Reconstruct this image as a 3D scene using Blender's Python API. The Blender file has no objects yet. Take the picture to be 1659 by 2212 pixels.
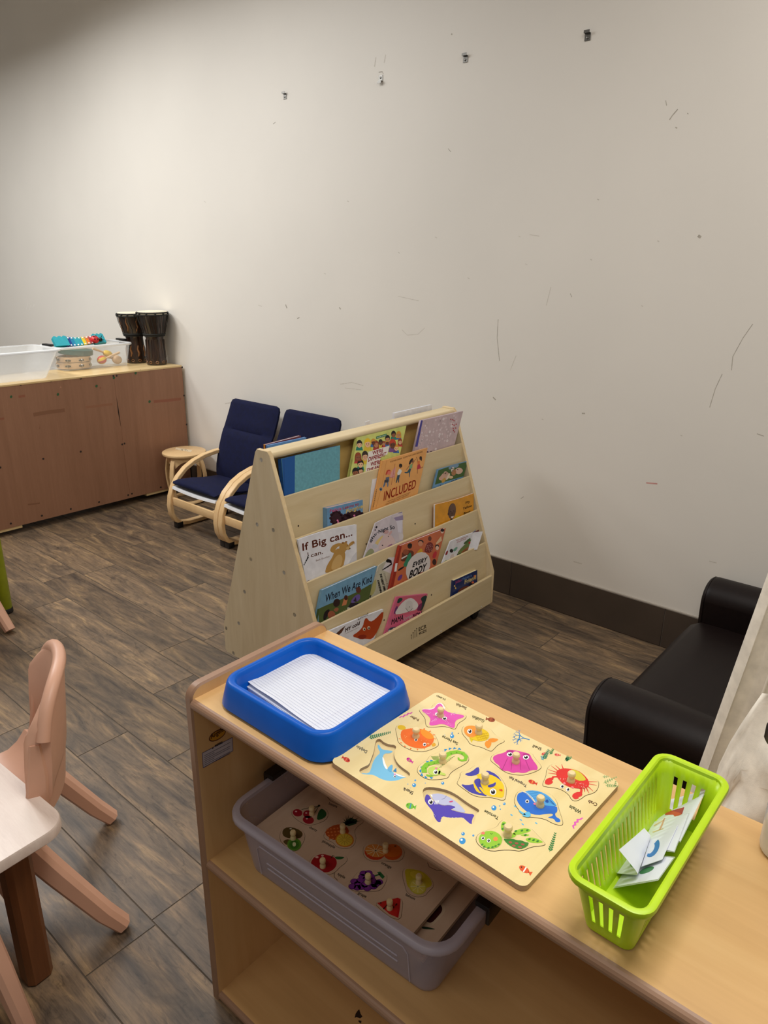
import bpy, bmesh, math, random
from mathutils import Vector as V, Matrix
from mathutils.geometry import tessellate_polygon
random.seed(7)
S = bpy.context.scene
COL = S.collection
pi = math.pi

# ------------------------------------------------------------------ camera
W_, H_ = 1659.0, 2212.0
FPX, PITCH, ROLL, YAW = 1549.0, 0.3329, 0.00871, 0.71225
CAM = V((0, 0, 1.66))
_hd = V((-math.sin(YAW), math.cos(YAW), 0)); _rt = V((math.cos(YAW), math.sin(YAW), 0)); _up = V((0, 0, 1))
CF = _hd*math.cos(PITCH) - _up*math.sin(PITCH)
_U = _hd*math.sin(PITCH) + _up*math.cos(PITCH)
CR = _rt*math.cos(ROLL) + _U*math.sin(ROLL)
CU = _U*math.cos(ROLL) - _rt*math.sin(ROLL)
cam_d = bpy.data.cameras.new('camera'); cam = bpy.data.objects.new('camera', cam_d); COL.objects.link(cam)
cam.matrix_world = Matrix(((CR.x, CU.x, -CF.x, CAM.x), (CR.y, CU.y, -CF.y, CAM.y), (CR.z, CU.z, -CF.z, CAM.z), (0, 0, 0, 1)))
cam_d.sensor_fit = 'VERTICAL'; cam_d.sensor_height = 36.0; cam_d.lens = 36.0*FPX/H_
cam_d.clip_start = 0.02
S.camera = cam

def ray(q):
    return CF + CR*((q[0]-W_/2)/FPX) - CU*((q[1]-H_/2)/FPX)
def on(q, P, n):
    """the point of the plane (P, n) seen at photograph pixel q"""
    d = ray(q); P = V(P); n = V(n)
    return CAM + d*((P-CAM).dot(n)/d.dot(n))
def onz(q, z): return on(q, (0, 0, z), (0, 0, 1))
def onx(q, x): return on(q, (x, 0, 0), (1, 0, 0))
def ony(q, y): return on(q, (0, y, 0), (0, 1, 0))
def crop(ox, oy, s): return lambda x, y: (ox+x/s, oy+y/s)
def cps(c, flat): return [c(flat[i], flat[i+1]) for i in range(0, len(flat), 2)]

# ------------------------------------------------------------------ materials
def lin(c):
    c = c/255.0
    return c/12.92 if c <= 0.04045 else ((c+0.055)/1.055)**2.4
def rgb(c): return (lin(c[0]), lin(c[1]), lin(c[2]), 1.0)
MATS = {}
class NT:
    def __init__(s, name):
        s.m = bpy.data.materials.new(name); s.m.use_nodes = True
        s.t = s.m.node_tree; s.b = s.t.nodes['Principled BSDF']; s.o = s.t.nodes['Material Output']
    def n(s, kind, **kw):
        x = s.t.nodes.new(kind)
        for k, v in kw.items():
            if k in x.inputs: x.inputs[k].default_value = v
            else: setattr(x, k, v)
        return x
    def l(s, a, b): s.t.links.new(a, b)
    def coord(s, scale=(1, 1, 1), rot=(0, 0, 0), kind='Object'):
        tc = s.n('ShaderNodeTexCoord'); mp = s.n('ShaderNodeMapping')
        mp.inputs['Scale'].default_value = scale; mp.inputs['Rotation'].default_value = rot
        s.l(tc.outputs[kind], mp.inputs[0]); return mp.outputs[0]
    def ramp(s, fac, stops):
        r = s.n('ShaderNodeValToRGB'); e = r.color_ramp.elements
        while len(e) < len(stops): e.new(0.5)
        for i, (p, c) in enumerate(stops):
            e[i].position = p; e[i].color = rgb(c) if len(c) == 3 and max(c) > 1 else (c[0], c[0], c[0], 1)
        s.l(fac, r.inputs[0]); return r.outputs[0]
    def bump(s, h, strength=0.2, dist=0.001):
        b = s.n('ShaderNodeBump', Strength=strength, Distance=dist); s.l(h, b.inputs['Height']); s.l(b.outputs[0], s.b.inputs['Normal'])
def keep(name, m): MATS[name] = m; return m

def plain(name, c, rough=0.5, var=0.04, scale=30, metal=0.0, bump=0.0, spec=0.5, bscale=None, coat=0):
    t = NT(name); t.b.inputs['Roughness'].default_value = rough; t.b.inputs['Metallic'].default_value = metal
    t.b.inputs['Specular IOR Level'].default_value = spec
    if coat: t.b.inputs['Coat Weight'].default_value = coat; t.b.inputs['Coat Roughness'].default_value = 0.15
    co = t.coord(); nz = t.n('ShaderNodeTexNoise', Scale=scale, Detail=4.0); t.l(co, nz.inputs['Vector'])
    a = tuple(max(0, v*(1-var)) for v in c); b = tuple(min(255, v*(1+var)) for v in c)
    if max(c) <= 4: a = c; b = tuple(v+2 for v in c)
    t.l(t.ramp(nz.outputs['Fac'], [(0.3, a), (0.7, b)]), t.b.inputs['Base Color'])
    if bump:
        n2 = t.n('ShaderNodeTexNoise', Scale=bscale or scale*4, Detail=3.0); t.l(co, n2.inputs['Vector']); t.bump(n2.outputs['Fac'], bump)
    return keep(name, t.m)

def C(r, g, b, rough=0.45):
    """printing ink of one colour"""
    k = 'ink_%d_%d_%d' % (r, g, b)
    if k not in MATS:
        t = NT(k); t.b.inputs['Roughness'].default_value = rough; t.b.inputs['Specular IOR Level'].default_value = 0.35
        t.b.inputs['Base Color'].default_value = rgb((r, g, b)); keep(k, t.m)
    return k

def wood(name, dark, mid, light, scale=(1.2, 14, 14), rot=(0, 0, 0), rough=0.4, fine=0.5, coat=0.0, wave=2.2, ramp=(0.25, 0.5, 0.78)):
    t = NT(name); t.b.inputs['Roughness'].default_value = rough
    if coat: t.b.inputs['Coat Weight'].default_value = coat; t.b.inputs['Coat Roughness'].default_value = 0.25
    co = t.coord(scale, rot)
    n1 = t.n('ShaderNodeTexNoise', Scale=wave, Detail=3.0, Roughness=0.55, Distortion=0.6); t.l(co, n1.inputs['Vector'])
    n2 = t.n('ShaderNodeTexNoise', Scale=wave*9, Detail=4.0, Roughness=0.7); t.l(co, n2.inputs['Vector'])
    mx = t.n('ShaderNodeMix', data_type='FLOAT'); mx.inputs[0].default_value = 0.3*fine*2
    t.l(n1.outputs['Fac'], mx.inputs[2]); t.l(n2.outputs['Fac'], mx.inputs[3])
    t.l(t.ramp(mx.outputs[0], [(ramp[0], dark), (ramp[1], mid), (ramp[2], light)]), t.b.inputs['Base Color'])
    t.bump(n2.outputs['Fac'], 0.05, 0.0005)
    return keep(name, t.m)

def clear(name, c, alpha, rough=0.25, spec=0.6):
    """frosted see-through plastic: part of the light goes straight on, the rest is scattered"""
    t = NT(name); t.b.inputs['Base Color'].default_value = rgb(c); t.b.inputs['Roughness'].default_value = rough
    t.b.inputs['Specular IOR Level'].default_value = spec
    co = t.coord(); nz = t.n('ShaderNodeTexNoise', Scale=9.0, Detail=3.0); t.l(co, nz.inputs['Vector'])
    mr = t.n('ShaderNodeMapRange'); mr.inputs['To Min'].default_value = alpha-0.04; mr.inputs['To Max'].default_value = alpha+0.04
    t.l(nz.outputs['Fac'], mr.inputs['Value'])
    tr = t.n('ShaderNodeBsdfTransparent'); mx = t.n('ShaderNodeMixShader')
    t.l(mr.outputs[0], mx.inputs[0]); t.l(tr.outputs[0], mx.inputs[1]); t.l(t.b.outputs[0], mx.inputs[2]); t.l(mx.outputs[0], t.o.inputs['Surface'])
    return keep(name, t.m)

# ------------------------------------------------------------------ mesh builder
class MB:
    def __init__(s): s.v = []; s.f = []; s.mats = []
    def mi(s, m):
        if m not in s.mats: s.mats.append(m)
        return s.mats.index(m)
    def add(s, verts, faces, m, smooth=False):
        o = len(s.v); s.v += [V(p) for p in verts]; k = s.mi(m)
        s.f += [(tuple(i+o for i in f), k, smooth) for f in faces]
    def bm(s, b, m, M=None, smooth=False):
        b.verts.index_update()
        s.add([(M @ v.co if M else v.co) for v in b.verts], [[v.index for v in f.verts] for f in b.faces], m, smooth); b.free()
    def box(s, c, size, m, rot=None, bev=0.0, seg=2):
        b = bmesh.new(); bmesh.ops.create_cube(b, size=1.0)
        for v in b.verts: v.co = V((v.co.x*size[0], v.co.y*size[1], v.co.z*size[2]))
        if bev: bmesh.ops.bevel(b, geom=list(b.edges), offset=bev, segments=seg, affect='EDGES', profile=0.5)
        M = Matrix.Translation(V(c))
        if rot is not None: M = M @ (rot.to_4x4() if isinstance(rot, Matrix) else Matrix.Rotation(rot, 4, 'Z'))
        s.bm(b, m, M, bool(bev))
    def prism(s, pts, vec, m, smooth=False, side=None):
        """closed outline pts (world) pushed along vec"""
        n = len(pts); vec = V(vec); a = [V(p) for p in pts]
        nrm = V((0, 0, 0))
        for i in range(n): nrm += a[i].cross(a[(i+1) % n])
        if nrm.dot(vec) > 0: a.reverse()
        bb = [p+vec for p in a]
        s.add(a+bb, [list(range(n)), list(range(2*n-1, n-1, -1))], m)
        s.add(a+bb, [[(i+1) % n, i, i+n, (i+1) % n+n] for i in range(n)], side or m, smooth)
    def loft(s, rings, m, cap0=True, cap1=True, closed=True, smooth=True):
        n = len(rings[0]); vs = [p for r in rings for p in r]; fs = []
        for k in range(len(rings)-1):
            for i in range(n if closed else n-1):
                j = (i+1) % n
                fs.append([k*n+i, k*n+j, (k+1)*n+j, (k+1)*n+i])
        if cap0: fs.append(list(range(n-1, -1, -1)))
        if cap1: fs.append([(len(rings)-1)*n+i for i in range(n)])
        s.add(vs, fs, m, smooth)
    def lathe(s, prof, m, base, seg=32, axis=None, cap0=True, cap1=True):
        base = V(base); A = V(axis).normalized() if axis else V((0, 0, 1))
        X = A.orthogonal().normalized(); Y = A.cross(X)
        if abs(A.z) > 0.999: X = V((1, 0, 0)); Y = V((0, 1, 0))*(1 if A.z > 0 else -1)
        rings = [[base + A*z + X*(r*math.cos(2*pi*i/seg)) + Y*(r*math.sin(2*pi*i/seg)) for i in range(seg)] for r, z in prof]
        s.loft(rings, m, cap0, cap1)
    def tube(s, path, r, m, seg=8, caps=True, closed=False):
        P = [V(p) for p in path]; rings = []; prev = None
        for i, p in enumerate(P):
            d = (P[min(i+1, len(P)-1)] - P[max(i-1, 0)]).normalized()
            x = d.orthogonal().normalized() if prev is None else (prev - d*prev.dot(d)).normalized()
            prev = x; y = d.cross(x); rr = r[i] if isinstance(r, (list, tuple)) else r
            rings.append([p + x*(rr*math.cos(2*pi*k/seg)) + y*(rr*math.sin(2*pi*k/seg)) for k in range(seg)])
        s.loft(rings, m, caps, caps)
    def sweep(s, path, w, t, side, m, bev=0.0):
        """flat bar: path, width w along `side`, thickness t across"""
        P = [V(p) for p in path]; side = V(side).normalized(); rings = []
        for i, p in enumerate(P):
            d = (P[min(i+1, len(P)-1)] - P[max(i-1, 0)]).normalized(); u = side.cross(d).normalized()
            ww = w[i] if isinstance(w, (list, tuple)) else w; tt = t[i] if isinstance(t, (list, tuple)) else t
            b = bev or min(ww, tt)*0.18
            q = [(-ww/2+b, -tt/2), (ww/2-b, -tt/2), (ww/2, -tt/2+b), (ww/2, tt/2-b), (ww/2-b, tt/2), (-ww/2+b, tt/2), (-ww/2, tt/2-b), (-ww/2, -tt/2+b)]
            rings.append([p + side*a + u*c for a, c in q])
        s.loft(rings, m)
    def grid(s, rows, m, thick=0.0, smooth=True):
        """sheet of points rows[i][j]; thick > 0 closes it into a slab along its normals"""
        R, N = len(rows), len(rows[0]); A = [[V(p) for p in r] for r in rows]
        def nrm(i, j):
            a = A[min(i+1, R-1)][j]-A[max(i-1, 0)][j]; b = A[i][min(j+1, N-1)]-A[i][max(j-1, 0)]
            return b.cross(a).normalized()
        top = [p for r in A for p in r]
        idx = lambda i, j: i*N+j
        fs = [[idx(i, j), idx(i, j+1), idx(i+1, j+1), idx(i+1, j)] for i in range(R-1) for j in range(N-1)]
        if not thick: s.add(top, fs, m, smooth); return
        bot = [A[i][j]-nrm(i, j)*thick for i in range(R) for j in range(N)]
        o = R*N; f2 = [[b+o for b in reversed(f)] for f in fs]
        rim = [idx(0, j) for j in range(N)]+[idx(i, N-1) for i in range(1, R)]+[idx(R-1, j) for j in range(N-2, -1, -1)]+[idx(i, 0) for i in range(R-2, 0, -1)]
        f3 = [[rim[(k+1) % len(rim)], rim[k], rim[k]+o, rim[(k+1) % len(rim)]+o] for k in range(len(rim))]
        s.add(top+bot, fs+f2+f3, m, smooth)
    def build(s, name, parent=None, root=None, ang=38):
        base = V(root.location) if root else V((0, 0, 0))
        me = bpy.data.meshes.new(name)
        me.from_pydata([tuple(p-base) for p in s.v], [], [f[0] for f in s.f])
        for k in s.mats: me.materials.append(MATS[k])
        for i, p in enumerate(me.polygons): p.material_index = s.f[i][1]; p.use_smooth = s.f[i][2]
        me.validate(); me.update()
        me.set_sharp_from_angle(angle=math.radians(ang))
        o = bpy.data.objects.new(name, me); COL.objects.link(o)
        if parent: o.parent = parent
        return o

def tag(o, label=None, cat=None, group=None, kind=None):
    if label: o['label'] = label
    if cat: o['category'] = cat
    if group: o['group'] = group
    if kind: o['kind'] = kind
    return o
def thing(name, label, cat, loc, group=None):
    o = bpy.data.objects.new(name, None); COL.objects.link(o); o.location = V(loc); o.empty_display_size = 0.05
    return tag(o, label, cat, group)
def solo(mb, name, label, cat, loc, group=None, ang=38):
    """a thing that is one mesh, its origin at loc"""
    class R: location = V(loc)
    o = mb.build(name, None, R, ang); o.location = V(loc); return tag(o, label, cat, group)
def part(mb, name, root, parent=None, label=None, kind=None, ang=38):
    o = mb.build(name, parent or root, root, ang)
    if label: o['label'] = label
    if kind: o['kind'] = kind
    return o
def struct(mb, name, ang=38):
    o = mb.build(name, None, None, ang); o['kind'] = 'structure'; return o
def copy_tree(o, parent=None):
    c = o.copy(); COL.objects.link(c)
    if parent: c.parent = parent
    for ch in list(o.children): copy_tree(ch, c)
    return c

# ------------------------------------------------------------------ flat printing on real surfaces
class Sheet:
    """a flat face: origin, two unit axes, normal; at() reads a photograph pixel on that face"""
    def __init__(s, o, ux, uy):
        s.o = V(o); s.x = V(ux).normalized(); s.y = V(uy); s.y = (s.y-s.x*s.y.dot(s.x)).normalized(); s.n = s.x.cross(s.y)
    def at(s, q):
        p = on(q, s.o, s.n)-s.o; return (p.dot(s.x), p.dot(s.y))
    def w(s, uv, h=0.0): return s.o + s.x*uv[0] + s.y*uv[1] + s.n*h
    def P(s, q, h=0.0): return s.w(s.at(q), h)
LAY = 0.00013
def area2(p): return sum(p[i][0]*p[(i+1) % len(p)][1]-p[(i+1) % len(p)][0]*p[i][1] for i in range(len(p)))
def upoly(mb, sh, uv, m, layer=1, base=0.0):
    uv = list(uv)
    if area2(uv) < 0: uv.reverse()
    mb.add([sh.w(p, base+layer*LAY) for p in uv], [list(range(len(uv)))], m)
def art(mb, sh, px, m, layer=1, base=0.0, sm=0):
    uv = [sh.at(q) for q in px]
    for _ in range(sm): uv = chaikin(uv)
    upoly(mb, sh, uv, m, layer, base)
def chaikin(p):
    o = []
    for i in range(len(p)):
        a, b = p[i], p[(i+1) % len(p)]
        o += [(a[0]*.75+b[0]*.25, a[1]*.75+b[1]*.25), (a[0]*.25+b[0]*.75, a[1]*.25+b[1]*.75)]
    return o
def stroke(mb, sh, px, w, m, layer=1, base=0.0, uv=None):
    P = uv if uv else [sh.at(q) for q in px]; n = len(P); L = []; R = []
    for i, p in enumerate(P):
        a = P[max(i-1, 0)]; b = P[min(i+1, n-1)]; d = (b[0]-a[0], b[1]-a[1]); k = math.hypot(*d) or 1
        ww = w[i] if isinstance(w, (list, tuple)) else w
        nx, ny = -d[1]/k*ww/2, d[0]/k*ww/2; L.append((p[0]+nx, p[1]+ny)); R.append((p[0]-nx, p[1]-ny))
    for i in range(n-1): upoly(mb, sh, [L[i], R[i], R[i+1], L[i+1]], m, layer, base)
def ell(cx, cy, rx, ry=None, rot=0, n=16, a0=0, a1=360):
    ry = ry or rx; c, s_ = math.cos(math.radians(rot)), math.sin(math.radians(rot)); o = []
    for i in range(n):
        t = math.radians(a0+(a1-a0)*i/(n if a1-a0 >= 360 else n-1)); x, y = rx*math.cos(t), ry*math.sin(t); o.append((cx+x*c-y*s_, cy+x*s_+y*c))
    return o
_TXT = {}
def glyphs(t):
    if t not in _TXT:
        cu = bpy.data.curves.new('t', 'FONT'); cu.body = t; cu.resolution_u = 3
        ob = bpy.data.objects.new('t', cu); COL.objects.link(ob)
        dg = bpy.context.evaluated_depsgraph_get(); me = ob.evaluated_get(dg).to_mesh()
        vs = [(v.co.x, v.co.y) for v in me.vertices]; fs = [tuple(p.vertices) for p in me.polygons]
        ob.evaluated_get(dg).to_mesh_clear(); bpy.data.objects.remove(ob); bpy.data.curves.remove(cu)
        x0 = min(v[0] for v in vs); x1 = max(v[0] for v in vs)
        _TXT[t] = ([((v[0]-x0)/(x1-x0), v[1]/0.69) for v in vs], fs)
    return _TXT[t]
def text(mb, sh, t, p0, p1, p2, m, layer=2, base=0.0, bold=0.0):
    """t written from pixel p0 (baseline start) to p1 (baseline end), capitals reaching p2 above the start"""
    a, b, c = sh.at(p0), sh.at(p1), sh.at(p2); vs, fs = glyphs(t)
    ex = (b[0]-a[0], b[1]-a[1]); ey = (c[0]-a[0], c[1]-a[1])
    flip = ex[0]*ey[1]-ex[1]*ey[0] < 0
    for off in ([(0, 0)] if not bold else [(-bold, 0), (bold, 0), (0, bold), (0, -bold)]):
        pts = [sh.w((a[0]+ex[0]*v[0]+ey[0]*v[1]+off[0], a[1]+ex[1]*v[0]+ey[1]*v[1]+off[1]), base+layer*LAY) for v in vs]
        mb.add(pts, [tuple(reversed(f)) if flip else f for f in fs], m)
def rrect(x0, y0, x1, y1, r, n=5):
    o = []
    for cx, cy, a in ((x1-r, y1-r, 0), (x0+r, y1-r, 90), (x0+r, y0+r, 180), (x1-r, y0+r, 270)):
        o += [(cx+r*math.cos(math.radians(a+90*i/n)), cy+r*math.sin(math.radians(a+90*i/n))) for i in range(n+1)]
    return o
def plate_with_holes(mb, sh, outer, holes, h0, h1, m, side=None):
    """plate between heights h0 and h1 over the sheet, its holes cut right through"""
    cu = bpy.data.curves.new('p', 'CURVE'); cu.dimensions = '2D'; cu.fill_mode = 'BOTH'; cu.extrude = (h1-h0)/2
    for ring in [outer]+holes:
        sp = cu.splines.new('POLY'); sp.points.add(len(ring)-1); sp.use_cyclic_u = True
        for p, q in zip(sp.points, ring): p.co = (q[0], q[1], 0, 1)
    ob = bpy.data.objects.new('p', cu); COL.objects.link(ob)
    dg = bpy.context.evaluated_depsgraph_get(); me = ob.evaluated_get(dg).to_mesh(); hm = (h0+h1)/2
    vs = [sh.w((v.co.x, v.co.y), v.co.z+hm) for v in me.vertices]
    top = [tuple(p.vertices) for p in me.polygons if abs(p.normal.z) > 0.5]; rest = [tuple(p.vertices) for p in me.polygons if abs(p.normal.z) <= 0.5]
    mb.add(vs, top, m); mb.add(vs, rest, side or m)
    ob.evaluated_get(dg).to_mesh_clear(); bpy.data.objects.remove(ob); bpy.data.curves.remove(cu)
def shrink(uv, d):
    """outline moved inwards by d"""
    if area2(uv) < 0: uv = uv[::-1]
    n = len(uv); o = []
    for i in range(n):
        a, b, c = uv[i-1], uv[i], uv[(i+1) % n]
        e1 = (b[0]-a[0], b[1]-a[1]); e2 = (c[0]-b[0], c[1]-b[1]); k1 = math.hypot(*e1) or 1; k2 = math.hypot(*e2) or 1
        nx = -e1[1]/k1-e2[1]/k2; ny = e1[0]/k1+e2[0]/k2; k = math.hypot(nx, ny) or 1
        o.append((b[0]+nx/k*d, b[1]+ny/k*d))
    return o
# ------------------------------------------------------------------ material set
plain('wall_paint', (228, 223, 214), 0.55, 0.012, 1.3, bump=0.06, bscale=260)
plain('scuff', (172, 165, 153), 0.7, 0.1, 60); plain('scuff_pale', (207, 201, 190), 0.7, 0.05, 60); plain('scuff_red', (206, 150, 142), 0.7)
plain('scuff_white', (238, 234, 226), 0.6)
plain('ceiling_paint', (232, 230, 224), 0.8, 0.01)
plain('base_tile', (72, 61, 52), 0.42, 0.05, 6, spec=0.5); plain('grout', (128, 118, 106), 0.85, 0.08, 40); plain('caulk', (158, 149, 138), 0.7)
plain('floor_grout', (84, 73, 62), 0.9, 0.1, 30)
wood('birch', (203, 184, 148), (214, 197, 163), (224, 209, 177), (10, 10, 1.1), rough=0.38, wave=2.0, fine=0.35)
wood('birch_flat', (208, 186, 142), (217, 197, 156), (226, 208, 170), (10, 1.1, 10), rough=0.38, wave=2.0, fine=0.35)
wood('ply_edge', (206, 178, 130), (222, 197, 152), (232, 212, 172), (1, 1, 1), rough=0.5, wave=30)
wood('maple', (211, 168, 112), (221, 178, 120), (229, 189, 131), (0.9, 13, 6), rough=0.27, wave=1.9, fine=0.3, coat=0.15)
wood('maple_up', (206, 163, 108), (218, 177, 122), (228, 190, 136), (12, 8, 0.8), rough=0.33, wave=1.8, fine=0.35)
plain('edge_band', (158, 122, 96), 0.36, 0.03, 10, spec=0.5)
wood('brown_ply', (138, 98, 72), (150, 108, 82), (162, 119, 92), (9, 9, 0.5), rough=0.55, wave=3.0, fine=0.6)
wood('ply_top', (206, 176, 122), (219, 190, 138), (228, 203, 154), (8, 1, 8), rough=0.3, wave=2)
wood('beech', (212, 174, 122), (224, 188, 138), (234, 202, 154), (3, 3, 3), rough=0.36, wave=3)
wood('pale_top', (206, 186, 174), (222, 204, 192), (232, 218, 206), (2.2, 16, 8), (0, 0, 0.5), rough=0.3, wave=2)
wood('dark_leg', (92, 52, 24), (112, 66, 33), (132, 82, 44), (12, 12, 0.8), rough=0.35, wave=2)
wood('puzzle_wood', (230, 206, 146), (238, 217, 160), (244, 226, 174), (9, 1.5, 9), (0, 0, 0.3), rough=0.36, wave=2.5, fine=0.25)
wood('puzzle_wood_pink', (206, 176, 150), (216, 188, 163), (224, 199, 175), (9, 1.5, 9), rough=0.3, wave=2.5, fine=0.25)
plain('board_edge', (176, 152, 126), 0.6); plain('recess_wood', (232, 210, 156), 0.5); plain('recess_side', (150, 128, 108), 0.7)
wood('peg', (232, 206, 152), (240, 217, 166), (246, 228, 182), (4, 4, 4), rough=0.4)
plain('navy', (9, 15, 50), 0.85, 0.12, 40, bump=0.25, bscale=700, spec=0.25); plain('navy_seam', (6, 10, 34), 0.9)
plain('white_cloth', (226, 226, 228), 0.8, 0.02)
plain('black_plastic', (18, 17, 18), 0.4); plain('rubber', (14, 13, 13), 0.6)
plain('steel', (196, 194, 190), 0.28, 0.05, 40, metal=1.0); plain('clip_steel', (120, 118, 114), 0.3, 0.1, 300, metal=1.0); plain('steel_dark', (120, 118, 114), 0.35, 0.05, 40, metal=1.0); plain('screw_head', (196, 192, 182), 0.25, 0.03, 40, spec=0.8); wood('ply_warm_bounce', (196, 160, 92), (206, 172, 104), (214, 182, 116), (10, 1.1, 10), rough=0.38, wave=2.0, fine=0.35); plain('screw_dark', (44, 30, 24), 0.5)
plain('tray_blue', (0, 92, 196), 0.34, 0.03, 20, bump=0.03, bscale=90, spec=0.3)
plain('paper', (226, 230, 240), 0.6, 0.01); plain('paper_warm', (236, 232, 226), 0.6, 0.02)
plain('basket_lime', (188, 224, 26), 0.34, 0.03, 20, spec=0.5)
plain('leather', (22, 14, 13), 0.46, 0.1, 60, bump=0.18, bscale=420, spec=0.22)
plain('pink_plastic', (216, 168, 142), 0.42, 0.02, 10, spec=0.45, bump=0.03, bscale=300)
plain('lime_leg', (140, 150, 20), 0.4)
plain('linen', (240, 233, 219), 0.9, 0.05, 30, bump=0.2, bscale=500, spec=0.2)
plain('bottle_white', (228, 228, 236), 0.25)
plain('teal', (40, 158, 172), 0.35); plain('red_gloss', (206, 40, 46), 0.25); plain('black_gloss', (12, 12, 14), 0.25)
plain('yellow_gloss', (236, 196, 50), 0.3); plain('dark_green', (28, 84, 78), 0.5); plain('jingle_wood', (218, 182, 142), 0.5)
wood('drum_wood', (22, 13, 9), (40, 25, 17), (78, 50, 31), (22, 22, 2.5), rough=0.28, wave=2.4, fine=0.4, coat=0.3, ramp=(0.36, 0.52, 0.72))
plain('drum_carved', (132, 88, 50), 0.35, 0.15, 60); plain('rope', (26, 26, 22), 0.75, 0.2, 200, bump=0.4, bscale=600); plain('drum_skin', (232, 220, 196), 0.6, 0.04, 12)
clear('bin_grey', (200, 190, 204), 0.36, 0.3); clear('bin_rim', (206, 198, 212), 0.55, 0.28); clear('bin_clear', (226, 230, 232), 0.17, 0.2); clear('bin_clear_rim', (240, 242, 244), 0.62, 0.2)
clear('bin_milky', (236, 238, 238), 0.34, 0.25); clear('laminate', (240, 244, 240), 0.30, 0.08, 0.9)

# floor planks: stain differs per board, grain runs along the board
t = NT('floor_plank')
at = t.n('ShaderNodeAttribute', attribute_name='board'); tc = t.n('ShaderNodeTexCoord')
sh_ = t.n('ShaderNodeVectorMath', operation='SCALE'); sh_.inputs[3].default_value = 17.0; t.l(at.outputs['Color'], sh_.inputs[0])
ad = t.n('ShaderNodeVectorMath', operation='ADD'); t.l(tc.outputs['Object'], ad.inputs[0]); t.l(sh_.outputs[0], ad.inputs[1])
mp = t.n('ShaderNodeMapping'); mp.inputs['Scale'].default_value = (1.0, 4.6, 1.0); t.l(ad.outputs[0], mp.inputs[0])
n1 = t.n('ShaderNodeTexNoise', Scale=2.6, Detail=5.0, Roughness=0.6, Distortion=1.6); t.l(mp.outputs[0], n1.inputs['Vector'])
mp2 = t.n('ShaderNodeMapping'); mp2.inputs['Scale'].default_value = (2.0, 46.0, 1.0); t.l(ad.outputs[0], mp2.inputs[0])
n2 = t.n('ShaderNodeTexNoise', Scale=2.2, Detail=5.0, Roughness=0.75, Distortion=0.4); t.l(mp2.outputs[0], n2.inputs['Vector'])
mp3 = t.n('ShaderNodeMapping'); mp3.inputs['Scale'].default_value = (1.0, 3.2, 1.0); t.l(ad.outputs[0], mp3.inputs[0])
n3 = t.n('ShaderNodeTexNoise', Scale=9.0, Detail=6.0, Roughness=0.72, Distortion=2.4); t.l(mp3.outputs[0], n3.inputs['Vector'])
base_c = t.ramp(n1.outputs['Fac'], [(0.30, (74, 63, 54)), (0.44, (104, 88, 71)), (0.56, (124, 103, 80)), (0.70, (158, 131, 96))])
gr = t.ramp(n2.outputs['Fac'], [(0.3, (0.55,)), (0.52, (0.95,)), (0.75, (1.16,))])
g3 = t.ramp(n3.outputs['Fac'], [(0.34, (0.55,)), (0.44, (0.92,)), (0.58, (1.03,)), (0.72, (1.14,))])
m1 = t.n('ShaderNodeMix', data_type='RGBA', blend_type='MULTIPLY'); m1.inputs[0].default_value = 1.0; t.l(base_c, m1.inputs[6]); t.l(gr, m1.inputs[7])
m2 = t.n('ShaderNodeMix', data_type='RGBA', blend_type='MULTIPLY'); m2.inputs[0].default_value = 1.0; t.l(m1.outputs[2], m2.inputs[6]); t.l(g3, m2.inputs[7])
sx = t.n('ShaderNodeSeparateColor'); t.l(at.outputs['Color'], sx.inputs[0])
mr = t.n('ShaderNodeMapRange'); mr.inputs['To Min'].default_value = 0.80; mr.inputs['To Max'].default_value = 1.16; t.l(sx.outputs[0], mr.inputs['Value'])
m3 = t.n('ShaderNodeVectorMath', operation='SCALE'); t.l(m2.outputs[2], m3.inputs[0]); t.l(mr.outputs[0], m3.inputs[3])
t.l(m3.outputs[0], t.b.inputs['Base Color']); t.b.inputs['Roughness'].default_value = 0.42
t.bump(n2.outputs['Fac'], 0.12, 0.001); keep('floor_plank', t.m)

# ------------------------------------------------------------------ room shell
mb = MB(); mb.box((-3.4, 0.3, -0.031), (11.4, 5.6, 0.06), 'floor_grout')
PW, Y0, GAP = 0.197, 0.699, 0.0019
ends = {0: (-1.41, 1.12), 1: (-2.20, 1.12), 2: (-3.06, 1.12), 3: (-2.345, 1.12), 4: (-2.62, 1.12), 8: (-1.199, 1.12), 10: (-1.358, 1.12), 11: (-1.63, 1.12)}
rnd = random.Random(3); tint = []
for r in range(-15, 12):
    y0 = Y0+r*PW; y1 = min(y0+PW, 3.06); e0, L = ends.get(r, (rnd.uniform(-1.1, 0), 1.12))
    x = e0-math.ceil((e0+9.0)/L)*L
    while x < 2.2:
        a, b = max(x, -9.0), min(x+L, 2.2)
        if b-a > 0.01:
            k = len(mb.f); mb.box(((a+b)/2, (y0+y1)/2, -0.004), (b-a-GAP*2, y1-y0-GAP*2, 0.008), 'floor_plank'); tint.append((k, len(mb.f), (rnd.random(), rnd.random(), rnd.random(), 1)))
        x += L
fl = struct(mb, 'floor')
ca = fl.data.color_attributes.new('board', 'FLOAT_COLOR', 'CORNER')
for a, b, c in tint:
    for f in range(a, b):
        for li in fl.data.polygons[f].loop_indices: ca.data[li].color = c

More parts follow.
